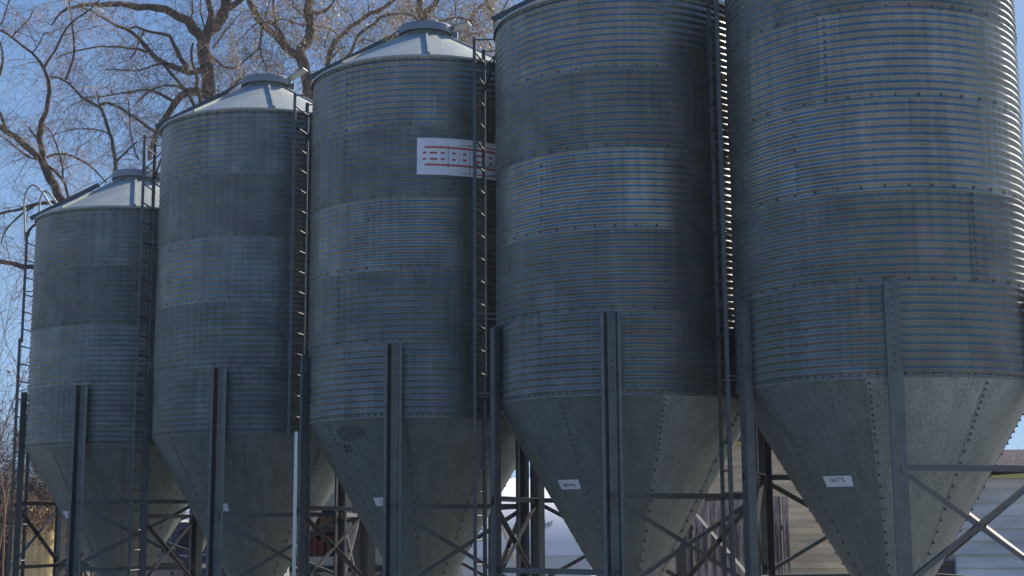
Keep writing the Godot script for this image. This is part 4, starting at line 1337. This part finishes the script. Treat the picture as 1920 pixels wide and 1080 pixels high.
func ground() -> void:
	var gn := noise(201, .015, 4)
	var gf := noise(202, .25, 2)
	var tx := picture(512, 512, func(x, y):
		var k: float = clampf(.75 + gn.get_noise_2d(x, y) * .3 + gf.get_noise_2d(x, y) * .35, .2, 1.0)
		return Color(k, k * .985, k * .96))
	var pm := PlaneMesh.new()
	pm.size = Vector2(900, 900)
	var o := put("ground", pm, tri_mat(lin(.335, .338, .335), .95, 0, tx, .25, true))
	o.position = Vector3(0, 0, -100)
	structure(o)

# ---------------------------------------------------------------- build
func _ready() -> void:
	rng.seed = 20231
	# camera
	var cam := Camera3D.new()
	cam.name = "camera"
	cam.position = Vector3(0, 1.65, 0)
	cam.rotation = Vector3(.1624, 0, -.0059)
	cam.fov = 22.65
	cam.near = .1
	cam.far = 1200.0
	var ca := CameraAttributesPhysical.new()
	ca.frustum_focal_length = 59.92
	ca.frustum_focus_distance = 14.5
	ca.frustum_near = .1
	ca.frustum_far = 1200.0
	ca.exposure_aperture = 5.6
	cam.attributes = ca
	add_child(cam)
	# sky
	var sky := ProceduralSkyMaterial.new()
	sky.sky_top_color = Color8(38, 106, 186)
	sky.sky_horizon_color = Color8(166, 203, 240)
	sky.sky_curve = .26
	sky.sky_energy_multiplier = .80
	sky.sun_angle_max = 60.0
	sky.sun_curve = .25
	sky.ground_bottom_color = lin(.16, .15, .14)
	sky.ground_horizon_color = lin(.30, .30, .31)
	var env := Environment.new()
	env.background_mode = Environment.BG_SKY
	env.sky = Sky.new()
	env.sky.sky_material = sky
	env.tonemap_mode = Environment.TONE_MAPPER_LINEAR
	env.tonemap_exposure = 1.75
	env.fog_enabled = true
	env.fog_density = .0008
	env.fog_light_color = Color(.86, .9, .95)
	env.sdfgi_enabled = true
	env.ssao_enabled = true
	env.ssil_enabled = true
	var we := WorldEnvironment.new()
	we.environment = env
	add_child(we)
	# sun: high on the right, behind the row
	var sun := DirectionalLight3D.new()
	sun.name = "sun"
	sun.light_energy = 1.6
	sun.light_color = Color(1, .965, .91)
	sun.light_angular_distance = .5
	sun.shadow_enabled = true
	add_child(sun)
	var az := deg_to_rad(135.0)
	var el := deg_to_rad(37.0)
	sun.look_at_from_position(Vector3(sin(az) * cos(el), sin(el), cos(az) * cos(el)) * 40.0, Vector3.ZERO)

	make_materials()
	ground()
	make_shared()
	bins()
	houses()
	trailer()
	cargo()
	pickup()
	tank()
	far_shed()
	tree(TREE_A, "willow_tree", "large bare willow with a thick forked trunk behind the second bin", 13.5, 0.20, 0.03)
	tree(TREE_B, "willow_tree", "bare willow leaning left behind the shortest bin", 10.0, 0.14, 0.00)
	tree(TREE_E, "willow_tree", "slim bare tree rising right behind the lid of the shortest bin", 13.5, 0.30, 0.03)
	tree(TREE_C, "willow_tree", "bare willow with a wide V fork and yellow leaves, left of the middle bin", 14.0, 0.34, 0.50)
	tree(TREE_G, "willow_tree", "bare tree with limbs arching right over the middle bin's left eave", 14.0, 0.40, 0.50)
	tree(TREE_D, "willow_tree", "bare tree with brown hanging twigs directly behind the middle bin's lid", 20.0, 0.50, 0.55)
	scrub()
